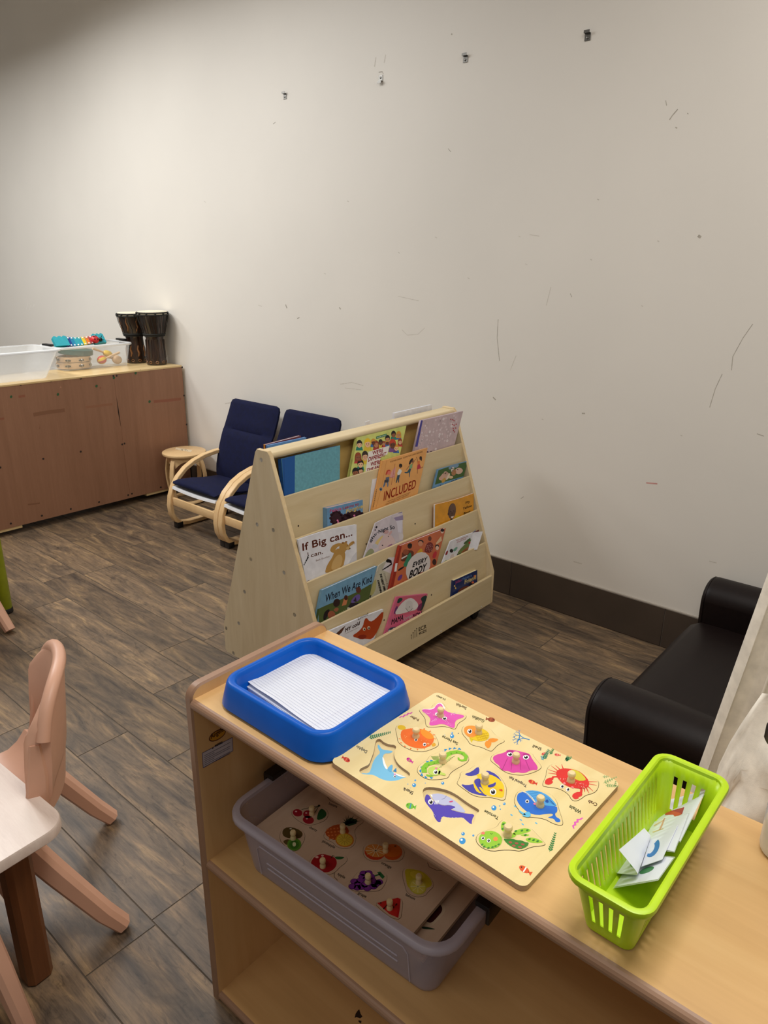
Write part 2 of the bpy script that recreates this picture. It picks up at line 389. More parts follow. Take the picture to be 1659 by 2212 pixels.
WY = 3.066
mb = MB(); mb.box((-3.4, WY+0.06, 1.9), (11.4, 0.12, 3.8), 'wall_paint')
wl = Sheet((0, WY, 0), (1, 0, 0), (0, 0, 1))
def mark(px, w=0.004, m='scuff'): stroke(mb, wl, px, w, m, 2)
mark([(1438, 217), (1440, 228)], .003); mark([(1464, 236), (1452, 250), (1446, 259)], .004); mark([(1485, 244), (1487, 247)], .003); mark([(1459, 275), (1463, 277)], .004)
mark([(590, 268), (595, 264)], .004); mark([(818, 156), (826, 155), (828, 160)], .004, 'scuff'); mark([(975, 73), (977, 75)], .006)
mark([(1508, 509), (1514, 513)], .010); mark([(1144, 507), (1165, 510)], .003, 'scuff_pale'); mark([(968, 321), (974, 328)], .003)
mark([(617, 658), (620, 666)], .008); mark([(733, 664), (736, 668)], .007); mark([(642, 688), (647, 686)], .005); mark([(558, 659), (566, 662)], .004, 'scuff_pale')
mark([(868, 712), (880, 724), (903, 722), (918, 708)], .003, 'scuff_pale'); mark([(860, 640), (905, 650)], .003, 'scuff_pale')
mark([(1076, 690), (1074, 730), (1079, 780)], .003, 'scuff'); mark([(1115, 768), (1102, 800)], .003, 'scuff_pale'); mark([(1190, 620), (1180, 660)], .003, 'scuff_pale')
mark([(1626, 700), (1605, 730), (1583, 770), (1580, 800)], .0025, 'scuff'); mark([(1560, 808), (1545, 840), (1533, 880)], .0025, 'scuff')
mark([(1232, 634), (1235, 642)], .003); mark([(1065, 858), (1071, 864)], .006); mark([(1257, 893), (1264, 893)], .006); mark([(1635, 937), (1650, 942)], .003)
mark([(1396, 1043), (1420, 1045)], .006, 'scuff_red'); mark([(1125, 1077), (1131, 1073)], .003); mark([(1239, 1213), (1257, 1218)], .006, 'scuff_pale'); mark([(1532, 1212), (1548, 1216)], .004, 'scuff_pale')
for x, y in ((441, 435), (750, 434), (940, 512), (1135, 570), (1290, 430), (1385, 660), (1420, 520), (860, 545), (700, 590), (1010, 600), (1120, 510), (1275, 560), (1470, 940), (1170, 905)):
    mark([(x, y), (x+4, y+2)], .004, 'scuff_pale')
for x, y, d in ((60, 655, 12), (66, 660, 10), (74, 657, 8), (812, 124, 20), (833, 118, 18)): mark([(x, y), (x-3, y+d)], .006, 'scuff_white' if x < 100 else 'scuff_pale')
mark([(735, 830), (760, 826), (785, 833)], .004, 'scuff_pale'); mark([(745, 838), (780, 842)], .003, 'scuff_pale'); mark([(486, 872), (498, 870)], .007, 'scuff_pale')
struct(mb, 'wall_back')

mb = MB(); x = -1.753-0.805*9; mb.box((-3.4, WY-0.002, 0.098), (11.4, 0.004, 0.196), 'grout')
while x < 2.2:
    mb.box((x+0.4025, WY-0.0055, 0.097), (0.8015, 0.009, 0.19), 'base_tile', bev=0.0012, seg=1); x += 0.805
mb.box((-3.4, WY-0.005, 0.1945), (11.4, 0.010, 0.007), 'caulk', bev=0.002, seg=2)
struct(mb, 'baseboard_back')
mb = MB(); mb.box((-3.4, 0.3, 3.83), (11.4, 5.6, 0.06), 'ceiling_paint'); struct(mb, 'ceiling')

# four steel clips screwed to the wall
CLIPS = [((616, 207), 1, 'small steel clip on the wall, lowest and leftmost of the four'), ((823, 171), -1, 'upside-down steel clip on the wall with its lip at the bottom'),
         ((1006, 126), 1, 'bright steel clip on the wall between the upside-down clip and the highest one'), ((1270, 78), 1, 'steel clip on the wall nearest the top edge, rightmost of the four')]
for q, s, lab in CLIPS:
    p = ony(q, WY); r = thing('wall_clip', lab, 'clip', (p.x, WY-0.001, p.z), 'steel clips on the wall')
    k = 1.15; x, z = p.x, p.z
    mb = MB(); sc_ = .74; pr = [(0, -0.022*s), (0, 0.014*s), (-0.016, 0.014*s), (-0.016, 0.026*s), (-0.018, 0.026*s), (-0.018, 0.012*s), (-0.002, 0.012*s), (-0.002, -0.022*s)]
    mb.prism([(x-0.017*sc_, WY-0.0015+a*sc_, z+b*sc_) for a, b in pr], (0.034*sc_, 0, 0), 'clip_steel'); part(mb, 'bracket', r)
    mb = MB(); mb.lathe([(0.005, 0), (0.005, 0.0015), (0.003, 0.0026)], 'steel_dark', (x, WY-0.0031, z-0.006*s), 12, (0, -1, 0)); part(mb, 'screw', r)
# ------------------------------------------------------------------ low maple shelf unit in the foreground
HS = 0.8317
a_ = 0.0105; SX = V((math.cos(a_), math.sin(a_), 0)); SY = V((-math.sin(a_), math.cos(a_), 0)); SO = V((-1.094, 0.681, 0))
def SH(x, y, z): return SO + SX*x + SY*y + V((0, 0, z))
SL, SD = 1.174, 0.389
shelf = thing('storage_shelf', 'low maple shelf unit holding the blue tray, sea puzzle and lime basket on its top', 'shelf', SH(SL/2, SD/2, 0))
def end_panel(x):
    mb = MB(); r = 0.03; top = 0.858
    pts = [(0, 0), (SD, 0)]
    pts += [(SD-r+r*math.sin(math.radians(90-k*15)), top-r+r*math.cos(math.radians(90-k*15))) for k in range(7)]
    pts += [(r-r*math.sin(math.radians(k*15)), top-r+r*math.cos(math.radians(k*15))) for k in range(7)]
    e = 0.004
    def ring(d, xx): return [SH(xx, p[0], p[1]) for p in shrink(pts, d)]
    rings = [ring(e, x), ring(0, x+e), ring(0, x+0.023-e), ring(e, x+0.023)]
    n = len(pts)
    mb.add(rings[0]+rings[3], [list(range(n)), list(range(2*n-1, n-1, -1))], 'maple_up')
    mb.loft(rings, 'edge_band', False, False)
    mb.f[-n*3:] = [(tuple(reversed(f[0])), f[1], f[2]) for f in mb.f[-n*3:]]
    return part(mb, 'end_panel', shelf)
ep = end_panel(-0.023); end_panel(SL)
def board(name, z1, th, y0=0.0, y1=SD-0.007):
    mb = MB(); n = 8; r = th/2
    prof = [(y0+r-r*math.sin(pi*k/n), z1-r+r*math.cos(pi*k/n)) for k in range(n+1)]
    for k in range(n): mb.add([SH(0, *prof[k]), SH(SL, *prof[k]), SH(SL, *prof[k+1]), SH(0, *prof[k+1])], [[0, 3, 2, 1]], 'edge_band', True)
    A = [(y0+r, z1), (y1, z1), (y1, z1-th), (y0+r, z1-th)]
    for k in range(3): mb.add([SH(0, *A[k]), SH(SL, *A[k]), SH(SL, *A[k+1]), SH(0, *A[k+1])], [[0, 1, 2, 3]], 'maple')
    return mb
mb = board('top', HS, 0.023, -0.003, SD)
part(mb, 'top', shelf)
sm = board('shelf', 0.4195, 0.021); part(sm, 'middle_shelf', shelf)
mb = board('shelf', 0.024, 0.021)
bs = Sheet(SH(0, 0, 0.024), SX, SY)
art(mb, bs, [(772, 2184), (776, 2180), (779, 2190), (783, 2196), (778, 2200), (770, 2197), (766, 2199), (768, 2190)], 'screw_dark', 1)
art(mb, bs, [(774, 2204), (781, 2205), (780, 2211), (775, 2208)], 'screw_dark', 1)
part(mb, 'bottom_shelf', shelf)
mb = MB(); mb.prism([SH(0, SD-0.006, 0.0), SH(SL, SD-0.006, 0.0), SH(SL, SD-0.006, HS-0.024), SH(0, SD-0.006, HS-0.024)], SY*0.005, 'maple_up'); part(mb, 'back_panel', shelf)
mb = MB(); p = SH(0.69, 0.016, HS-0.0235); mb.lathe([(0.006, 0), (0.006, 0.003), (0.004, 0.006)], 'screw_dark', p, 12, (0, 0, -1)); part(mb, 'screw', shelf)
inn = Sheet(SH(0, 0, 0), SY, (0, 0, 1))
c4 = crop(400, 1440, 8.506)
mb = MB(); oval = [inn.at(c4(*q)) for q in ell(590, 1258, 178, 82, -33, 24)]
upoly(mb, inn, oval, C(70, 22, 12), 3); upoly(mb, inn, shrink(oval, 0.0022), C(196, 140, 34), 4)
text(mb, inn, 'Angeles', c4(470, 1330), c4(735, 1160), c4(455, 1250), C(60, 18, 10), 5, bold=0.0003)
part(mb, 'logo_sticker', shelf, ep, 'oval gold and brown maker sticker')
mb = MB(); Q = cps(c4, [310, 1590, 865, 1300, 875, 1545, 330, 1860]); art(mb, inn, Q, C(196, 190, 200), 3)
for a, b in ((0, 1), (1, 2), (2, 3), (3, 0)): stroke(mb, inn, [Q[a], Q[b]], 0.0011, C(40, 50, 120), 4)
text(mb, inn, 'WARNING', c4(545, 1480), c4(685, 1405), c4(540, 1440), C(20, 20, 30), 4, bold=0.0002)
art(mb, inn, cps(c4, [488, 1515, 505, 1478, 520, 1500]), C(20, 20, 30), 4)
for k in range(7):
    y = 1640+k*34; stroke(mb, inn, [c4(345, y), c4(345+(480 if k % 3 != 1 else 190), y-(250 if k % 3 != 1 else 100))], 0.0011, C(70, 74, 100), 4)
part(mb, 'warning_label', shelf, ep, 'white printed warning label')

# ------------------------------------------------------------------ blue tray and paper
tx0, tx1, ty0, ty1, th = -1.046, -0.753, 0.716, 0.964, 0.055
tc = V(((tx0+tx1)/2, (ty0+ty1)/2, HS))
mb = MB(); rr = lambda g, r, z: [V((p[0], p[1], HS+z)) for p in rrect(tx0-g, ty0-g, tx1+g, ty1+g, max(r, .004), 6)]
mb.loft([rr(0.006, .045, 0.0008), rr(0.011, .05, 0.006), rr(0.010, .05, 0.012), rr(0.001, .042, th-0.006), rr(-0.002, .04, th-0.001), rr(-0.005, .038, th), rr(-0.011, .034, th), rr(-0.0145, .031, th-0.003), rr(-0.0165, .03, th-0.012), rr(-0.021, .026, 0.012), rr(-0.027, .02, 0.006)], 'tray_blue')
solo(mb, 'tray', 'blue plastic tray of lined paper on the left end of the shelf top', 'tray', tc, ang=50)
pq = [(684, 1385), (511, 1464), (705, 1586), (866, 1492)]; PZ = HS+0.024
pc = [onz(q, PZ) for q in pq]; pm = sum(pc, V((0, 0, 0)))/4
pu = ((pc[3]-pc[0])+(pc[2]-pc[1])).normalized(); pv = V((0, 0, 1)).cross(pu)
PL, PWD = 0.268, 0.206
mb = MB(); r2 = random.Random(5)
for k in range(11):
    an = r2.uniform(-.02, .02) if k < 10 else 0; dx, dy = r2.uniform(-.003, .003), r2.uniform(-.004, .001)
    u = Matrix.Rotation(an, 3, 'Z') @ pu; v = V((0, 0, 1)).cross(u); c = V((pm.x+dx, pm.y+dy, HS+0.0075+k*0.00125))
    mb.prism([c+u*(sx*PL/2)+v*(sy*PWD/2) for sx, sy in ((-1, -1), (1, -1), (1, 1), (-1, 1))], (0, 0, 0.0008), 'paper')
tag(solo(mb, 'paper_stack', 'pile of loose white sheets in the blue tray under the lined page', 'paper', (pm.x, pm.y, HS+0.0075)), kind='stuff')
psh = Sheet((pm.x, pm.y, PZ), pu, pv)
mb = MB(); rows = []
NU, NV = 24, 16
def lift(a, b):
    z = 0.0; e = (1-b)                      # front long edge waves, front left corner curls up
    z += 0.006*math.exp(-((a-0.02)/0.13)**2-((e-1.0)/0.10)**2)*1.2
    z += 0.004*math.exp(-((a-0.42)/0.22)**2-((e-1.0)/0.09)**2)
    z += 0.003*math.exp(-((a-1.0)/0.1)**2-((b-1.0)/0.1)**2)
    return z
for j in range(NV+1):
    rows.append([psh.w(((i/NU-0.5)*PL, (j/NV-0.5)*PWD), lift(i/NU, j/NV)) for i in range(NU+1)])
mb.grid(rows, 'paper', 0.0005)
def on_page(uvs): return [(u, v, lift(u/PL+0.5, v/PWD+0.5)) for u, v in uvs]
def pline(p, q, w, m, n=16):
    P = [(p[0]+(q[0]-p[0])*k/n, p[1]+(q[1]-p[1])*k/n) for k in range(n+1)]
    for a, b in zip(P, P[1:]):
        d = V((b[0]-a[0], b[1]-a[1], 0)).normalized()*w/2; o = (-d.y, d.x)
        mb.add([psh.w((s[0]+o[0]*k, s[1]+o[1]*k), lift(s[0]/PL+.5, s[1]/PWD+.5)+0.00035) for s, k in ((a, -1), (b, -1), (b, 1), (a, 1))], [[0, 1, 2, 3]], m)
for k in range(27):
    v = -PWD/2+0.008+k*0.0071; pline((-PL/2+0.004, v), (PL/2-0.002, v), 0.0006, C(186, 194, 218))
pline((-PL/2+0.036, -PWD/2+.002), (-PL/2+0.036, PWD/2-.002), 0.0006, C(214, 206, 222)); pline((PL/2-0.034, -PWD/2+.002), (PL/2-0.034, PWD/2-.002), 0.0005, C(226, 222, 234))
for q in ((646, 1406), (524, 1465)):
    c = psh.at(q)
    for rad, m, h in ((0.0034, C(150, 152, 160), 0.0006), (0.0022, C(60, 66, 80), 0.0009)):
        pts = [(c[0]+rad*math.cos(t*pi/6), c[1]+rad*math.sin(t*pi/6)) for t in range(12)]
        mb.add([psh.w(p, lift(min(1, max(0, p[0]/PL+.5)), min(1, max(0, p[1]/PWD+.5)))+h) for p in pts], [list(range(12))], m)
stroke(mb, psh, [(823, 1512), (824, 1507)], 0.0006, C(190, 60, 70), 4)
solo(mb, 'paper_sheet', 'lined loose-leaf page with punched holes lying topmost in the blue tray', 'paper', (pm.x, pm.y, PZ))

# ------------------------------------------------------------------ lime basket with cards
def RZ(x0, y0, x1, y1, r, z, n=6): return [V((p[0], p[1], z)) for p in rrect(x0, y0, x1, y1, r, n)]
bx = [(-0.269, 0.722, -0.203, 0.985), (-0.2855, 0.697, -0.1865, 1.0105)]
BH = 0.098; bcen = V((-0.236, 0.853, HS))
def bring(t, g=0.0):
    a, b = bx; q = [a[i]+(b[i]-a[i])*t for i in range(4)]; r = 0.013+0.006*t
    return q[0]-g, q[1]-g, q[2]+g, q[3]+g, r+g
def wallpt(s, t):
    """point of the basket wall: s runs round the rim, t up it"""
    x0, y0, x1, y1, r = bring(t); X0, Y0, X1, Y1 = x0+r, y0+r, x1-r, y1-r
    side, f = int(s) % 4, s-int(s)
    if side == 0: p = (X0+(X1-X0)*f, y0)
    elif side == 1: p = (x1, Y0+(Y1-Y0)*f)
    elif side == 2: p = (X1+(X0-X1)*f, y1)
    else: p = (x0, Y1+(Y0-Y1)*f)
    return V((p[0], p[1], HS+0.002+t*(BH-0.002)))
def cornerpt(k, f, t):
    x0, y0, x1, y1, r = bring(t); c = [(x1-r, y0+r, -90), (x1-r, y1-r, 0), (x0+r, y1-r, 90), (x0+r, y0+r, 180)][k]; a = math.radians(c[2]+90*f)
    return V((c[0]+r*math.cos(a), c[1]+r*math.sin(a), HS+0.002+t*(BH-0.002)))
cols = []                                   # (function of t, slot starts here)
for k in range(4):
    ns = 4 if k % 2 == 0 else 19
    cols.append(((k, 0.0), False))
    for i in range(ns):
        w = 0.46 if ns == 4 else 0.42; cols += [((k, (i+0.5-w/2)/ns), True), ((k, (i+0.5+w/2)/ns), False)]
    cols.append(((k, 0.999999), False))
    for f in (0.25, 0.5, 0.75): cols.append((('c', k, f), False))
def cpt(c, t): return cornerpt(c[1], c[2], t) if c[0] == 'c' else wallpt(c[0]+c[1], t)
T = [0.0, 0.20, 0.74, 1.0]; mb = MB(); n = len(cols)
vs = [cpt(c[0], t) for t in T for c in cols]; fs = []
for k in range(3):
    for i in range(n):
        if k == 1 and cols[i][1]: continue
        j = (i+1) % n; fs.append([k*n+i, k*n+j, (k+1)*n+j, (k+1)*n+i])
fs.append([i for i in range(n-1, -1, -1)])
mb.add(vs, fs, 'basket_lime', False)
basket = thing('basket', 'lime green slotted plastic basket of letter cards on the shelf top', 'basket', bcen)
o = part(mb, 'basket_body', basket); md = o.modifiers.new('wall', 'SOLIDIFY'); md.thickness = 0.0022; md.offset = -1
mb = MB(); R_ = lambda g, z: [V((p[0], p[1], HS+z)) for p in rrect(*bring(1, g)[:4], bring(1, g)[4], 6)]
mb.loft([R_(0.0005, BH-0.004), R_(0.006, BH-0.008), R_(0.0075, BH-0.004), R_(0.0065, BH+0.001), R_(0.004, BH+0.002), R_(-0.001, BH+0.002), R_(-0.0035, BH), R_(-0.004, BH-0.012), R_(-0.0022, BH-0.012), R_(0.0005, BH-0.004)], 'basket_lime', False, False)
part(mb, 'rim', basket)
k7 = crop(1300, 1700, 6.38)
TB = math.radians(50); CB = Sheet((-0.262, 0.85, HS+0.006), (math.cos(TB), 0, math.sin(TB)), (0, 1, 0))
def card(quad, lab, lv, arts=(), lam=True, th=0.0006):
    """a card leaning from the basket floor against its right wall, lv sheets up the pile"""
    h = lv*0.0014; sh = Sheet(CB.w((0, 0), h), CB.x, CB.y); mb = MB(); uv = [sh.at(k7(*q)) for q in quad]
    if area2(uv) < 0: uv.reverse()
    r = thing('letter_card', lab, 'card', sh.w(uv[0]), 'letter cards in the lime basket'); inner = shrink(uv, 0.0035) if lam else uv
    mb.prism([sh.w(p, -th/2) for p in inner], sh.n*th, 'paper')
    for px, m, ly in arts: art(mb, sh, [k7(*q) for q in px], m, ly, th/2)
    part(mb, 'card_sheet', r)
    if lam:
        mb = MB(); mb.prism([sh.w(p, -th*0.8) for p in uv], sh.n*th*0.3, 'laminate'); part(mb, 'laminate_pouch', r)
card([(150, 1395), (775, 1285), (1010, 960), (470, 900)], 'white card with a dark green oval, lowest in the front of the lime basket', 0, [(ell(620, 1150, 110, 36, -22), C(64, 128, 76), 1)])
card([(795, 205), (1445, 35), (1080, 760), (560, 640)], 'laminated card with a red shape, farthest back in the lime basket', 1,
     [([(870, 390), (885, 350), (1140, 280), (1110, 375), (1020, 425), (985, 385)], C(206, 84, 70), 1), ([(980, 330), (1140, 280), (1110, 375), (1060, 350)], C(176, 60, 78), 2)])
card([(690, 480), (1215, 350), (1000, 900), (545, 830)], 'laminated card with faint pink outlines in the lime basket, partly under the blue one', 2,
     [([(860, 430), (880, 430), (830, 560), (800, 600), (790, 590)], C(220, 170, 150), 1), ([(720, 530), (860, 450), (862, 462), (722, 548)], C(222, 184, 150), 1), ([(700, 620), (850, 570), (852, 582), (704, 634)], C(214, 190, 140), 1)])
ring_ = ell(700, 840, 85, 140, 28, 20, -80, 100)+list(reversed(ell(680, 850, 40, 78, 28, 20, -80, 100)))
card([(690, 660), (1045, 530), (830, 1000), (545, 1100)], 'white card with a blue curved shape lying on the other cards in the lime basket', 3, [(ring_, C(22, 118, 190), 1)], False)
sh = Sheet(CB.w((0, 0), 4*0.0014), CB.x, CB.y); mb = MB(); rows = []      # curling card, its right part rolled back over
E0, E1, F0, F1 = [sh.P(k7(*q)) for q in ((100, 1180), (540, 1215), (420, 770), (690, 700))]
for j in range(9):
    a = E0.lerp(F0, j/8); b = E1.lerp(F1, j/8); d = b-a; L = d.length; d.normalize(); nn = sh.n; row = []
    for i in range(22):
        s = L*1.30*i/21; R = 0.006; s0 = L*0.88
        if s < s0: p = a+d*s
        else:
            an = min((s-s0)/R, 1.75); ex = max(0, s-s0-1.75*R); p = a+d*(s0+R*math.sin(an)+ex*math.cos(1.75))+nn*(R*(1-math.cos(an))+ex*math.sin(1.75))
        row.append(p)
    rows.append(row)
mb.grid(rows, 'paper', 0.0004); mb.f = mb.f[:]
art(mb, sh, [k7(*q) for q in ell(445, 1070, 52, 42)], C(96, 166, 60), 5); art(mb, sh, [k7(*q) for q in ell(465, 995, 22, 40, -30)], C(96, 166, 60), 5)
solo(mb, 'letter_card', 'curling white card with a green print, rolled up at its edge in the lime basket', 'card', E0, 'letter cards in the lime basket')

# spray bottle at the right edge of the frame
bc = V((-0.0985, 1.036, HS))
bt = thing('spray_bottle', 'translucent white spray bottle at the right edge of the shelf top', 'bottle', bc)
mb = MB(); mb.lathe([(0.028, 0), (0.033, 0.004), (0.0345, 0.012), (0.0345, 0.09), (0.032, 0.115), (0.024, 0.14), (0.015, 0.155), (0.014, 0.17)], 'bottle_white', bc, 28); part(mb, 'bottle_body', bt)
mb = MB(); mb.lathe([(0.016, 0.166), (0.016, 0.188), (0.012, 0.19)], 'black_plastic', bc, 20)
d = V((-0.757, -0.45, 0)).normalized(); mb.box(bc+d*0.022+V((0, 0, 0.205)), (0.075, 0.022, 0.03), 'black_plastic', math.atan2(d.y, d.x), 0.006)
mb.sweep([bc+d*0.03+V((0, 0, .19)), bc+d*0.036+V((0, 0, .165)), bc+d*0.032+V((0, 0, .14))], 0.014, 0.006, d.cross(V((0, 0, 1))), 'black_plastic'); part(mb, 'spray_head', bt)
# ------------------------------------------------------------------ knob puzzles
A2 = crop(720, 1480, 5.184); B2 = crop(980, 1500, 4.484); C2 = crop(860, 1660, 3.386)
def knob(sh, q, root, base, r=0.0068, hgt=0.019):
    p = sh.P(q, base)
    mb = MB(); mb.lathe([(r, 0), (r, 0.004), (r*0.72, 0.0085), (r*0.98, 0.0125), (r*1.02, hgt-0.003), (r*0.8, hgt-0.0006), (0.0005, hgt)], 'peg', p, 18)
    return part(mb, 'knob', root)
def eye(mb, sh, c, x, y, r, ly, base, px=0.2, py=0.1, ry=None):
    art(mb, sh, [c(*q) for q in ell(x, y, r, ry or r)], C(246, 246, 246), ly, base)
    art(mb, sh, [c(*q) for q in ell(x+r*px, y+r*py, r*0.62, (ry or r)*0.66)], C(20, 18, 24), ly+1, base)
    art(mb, sh, [c(*q) for q in ell(x-r*.1, y-r*.25, r*0.2)], C(250, 250, 250), ly+2, base)
bcorn = [onz(q, HS+0.010) for q in ((714, 1647), (942, 1491), (1340, 1692), (1134, 1918))]
bcn = sum(bcorn, V((0, 0, 0)))/4; ux = ((bcorn[2]-bcorn[1])+(bcorn[3]-bcorn[0])).normalized()
sea = Sheet((bcn.x, bcn.y, HS+0.010), ux, V((0, 0, 1)).cross(ux))
ls = [sea.at(q) for q in ((714, 1647), (942, 1491), (1340, 1692), (1134, 1918))]
sx0 = (ls[0][0]+ls[1][0])/2; sx1 = (ls[2][0]+ls[3][0])/2; sy0 = (ls[0][1]+ls[3][1])/2; sy1 = (ls[1][1]+ls[2][1])/2
SP = {}
SP['starfish'] = (A2, [1190,185,1230,200,1265,255,1350,295,1480,330,1495,355,1470,390,1400,430,1380,480,1360,500,1300,480,1240,465,1110,475,1040,470,1030,420,1025,370,965,300,960,275,1000,265,1090,260,1120,215], (1200,352))
SP['pufferfish'] = (A2, [700,465,745,437,830,445,960,470,1060,500,1130,550,1160,590,1185,660,1170,690,1110,720,1020,750,900,745,830,715,780,690,720,640,715,590,695,510], (925,585))
SP['seahorse'] = (A2, [1210,735,1300,705,1400,715,1480,750,1525,820,1510,865,1440,910,1380,940,1310,990,1290,1040,1240,1055,1130,1065,1060,1060,1000,1035,945,990,935,950,960,895,1040,850,1080,790,1150,760], (1222,865))
SP['goldfish'] = (B2, [85,320,100,305,190,295,290,310,360,335,395,385,440,415,495,445,490,465,430,490,385,540,365,555,330,545,270,515,160,490,130,440,85,390,75,350], (241,380))
SP['shell'] = (B2, [355,625,370,590,440,555,510,525,600,530,700,545,760,570,790,620,850,690,850,720,790,755,690,785,620,785,530,770,470,740,400,680,360,650], (600,660))
SP['tropical_fish'] = (B2, [60,755,140,735,200,690,235,685,270,715,350,730,420,765,470,820,515,900,510,980,500,1025,460,1030,400,1010,330,1000,260,1000,180,980,110,930,35,875,30,855,60,800], (302,858))
SP['crab'] = (B2, [900,720,940,680,1000,665,1060,655,1150,700,1250,760,1330,800,1395,830,1410,860,1400,920,1360,960,1280,980,1230,1020,1180,1040,1140,1025,1110,970,1050,930,990,910,900,900,860,890,860,860,890,800], (1135,845))
SP['whale'] = (B2, [590,1000,610,950,660,925,760,918,850,925,940,965,1000,1030,1020,1110,1060,1230,1060,1265,1030,1275,960,1255,880,1210,780,1195,700,1190,640,1140,585,1060], (836,1082))
SP['tortoise'] = (C2, [565,510,590,475,650,450,720,430,740,395,770,372,810,385,880,410,970,435,1010,475,1075,545,1080,560,1050,570,980,575,900,610,830,600,760,600,690,610,620,590,575,550], (800,492))
dol_o = cps(A2, [470,640,485,608,525,600,565,640,630,665,690,670,707,695,685,735,682,800,715,870,775,925,850,975,862,1005,835,1032,780,1040,720,1068,620,1076,530,1050,450,1003,370,1002,300,988,288,945,340,915,400,890,425,820,455,740])
shk_o = cps(A2, [1005,1160,1050,1140,1150,1145,1280,1175,1380,1225,1460,1285,1540,1340,1630,1390,1635,1415,1600,1440,1590,1480,1572,1550,1540,1560,1490,1518,1450,1480,1380,1485,1290,1485,1215,1465,1205,1535,1170,1535,1128,1475,1118,1415,1055,1345,1020,1290,1000,1220])
holes = {k: chaikin([sea.at(q) for q in cps(c, o)]) for k, (c, o, kn) in SP.items()}
hl = list(holes.values())+[chaikin([sea.at(q) for q in dol_o]), chaikin([sea.at(q) for q in shk_o])]
board_r = rrect(sx0, sy0, sx1, sy1, 0.012, 5)
mb = MB()
plate_with_holes(mb, sea, board_r, hl, -0.0055, 0.0, 'puzzle_wood', 'board_edge')
mb.prism([sea.w(p, -0.0095) for p in board_r], sea.n*0.0038, 'recess_wood', side='board_edge')
# printing in the two empty recesses
RB = -0.0056
def ar(c, fl, col, ly, base=0.0, m=None, sm=1): art(m or mb, sea, cps(c, fl), C(*col), ly, base, sm)
ar(A2, [495,640,515,640,540,690,600,700,675,710,640,735,570,735,550,790,570,860,600,910,650,930,700,960,760,975,825,1010,820,1030,770,1030,700,1065,600,1068,520,1038,450,993,380,995,330,985,300,955,400,960,425,900,440,840,480,770,530,730,500,680], (126,196,232), 1, RB)
ar(A2, [548,780,560,775,582,850,612,910,590,915,560,860], (250,252,252), 2, RB); ar(A2, [598,912,650,858,667,870,660,920,645,950], (110,182,224), 3, RB)
ar(A2, [668,935,705,895,708,945], (54,136,190), 3, RB, sm=0); ar(A2, [665,945,740,975,822,1006,760,1000,690,972], (250,250,250), 3, RB)
ar(A2, [672,970,690,958,705,968,690,985], (236,150,196), 4, RB); eye(mb, sea, A2, 687, 994, 13, 4, RB)
ar(A2, [1040,1190,1075,1200,1100,1250,1160,1290,1230,1320,1300,1312,1380,1335,1345,1355,1310,1360,1400,1390,1480,1405,1590,1415,1555,1470,1550,1550,1500,1510,1455,1465,1360,1480,1280,1475,1205,1450,1200,1532,1160,1510,1130,1465,1125,1415,1060,1350,1030,1300,1025,1240], (88,72,182), 1, RB)
ar(A2, [1088,1192,1200,1180,1330,1235,1440,1330,1492,1402,1400,1387,1322,1357,1382,1335,1300,1310,1230,1317,1150,1282,1110,1240], (192,196,226), 2, RB)
ar(A2, [1085,1190,1110,1200,1112,1230,1095,1215], (250,250,250), 3, RB); eye(mb, sea, A2, 1092, 1278, 30, 3, RB, 0.1, 0.1)
for x in (1150, 1166, 1182): stroke(mb, sea, [A2(x, 1262), A2(x-10, 1285), A2(x-12, 1306)], 0.0011, C(250, 250, 250), 4, RB)
ar(A2, [1290,1275,1340,1262,1345,1275,1310,1285], (206,70,120), 3, RB); stroke(mb, sea, [A2(1215, 1250), A2(1250, 1235), A2(1268, 1210)], .0006, C(120, 124, 160), 3, RB)
for i in range(9): ar(A2, [1050+i*11, 1320+i*14, 1058+i*11, 1320+i*14, 1056+i*11, 1330+i*14], (240,240,250), 3, RB, sm=0); ar(A2, [1210+i*20, 1450+(i % 2)*8, 1222+i*20, 1452+(i % 2)*8, 1216+i*20, 1460+(i % 2)*8], (240,240,250), 3, RB, sm=0)
# words
def wd(c, t, p0, p1, col, k=0.26, bold=0.00012):
    a, b = c(*p0), c(*p1); d = (b[0]-a[0], b[1]-a[1]); L = math.hypot(*d)
    h = k*L; px = (a[0]+d[1]/L*h*(-1 if True else 1), a[1]-d[0]/L*h*(-1 if True else 1))
    # letters stand upside down as the board is seen from its far side
    px = (a[0]+d[1]/L*h, a[1]-d[0]/L*h); text(mb, sea, t, a, b, px, C(*col), 2, bold=bold)
wd(A2, 'Dolphin', (383,736), (268,672), (70,140,190)); wd(A2, 'Puffer', (962,378), (866,338), (196,70,60), .28); wd(A2, 'Starfish', (1496,250), (1382,200), (150,70,60), .24)
wd(A2, 'SY-8901', (1260,155), (1162,110), (60,60,60), .17); wd(A2, 'Sea Horse', (1400,645), (1226,562), (40,110,60), .17); wd(A2, 'Shark', (900,1196), (790,1142), (60,60,130), .3)
wd(B2, 'Goldfish', (300,248), (186,202), (50,100,70), .24); wd(B2, 'Shell', (854,520), (772,488), (70,60,60), .3); wd(B2, 'Tropical fish', (712,878), (545,790), (50,50,130), .14)
wd(B2, 'Crab', (1394,1058), (1310,1022), (190,60,60), .34); wd(B2, 'Whale', (1242,1128), (1128,1072), (60,130,90), .28); wd(B2, 'Tortoise', (440,1188), (304,1118), (40,100,50), .2)
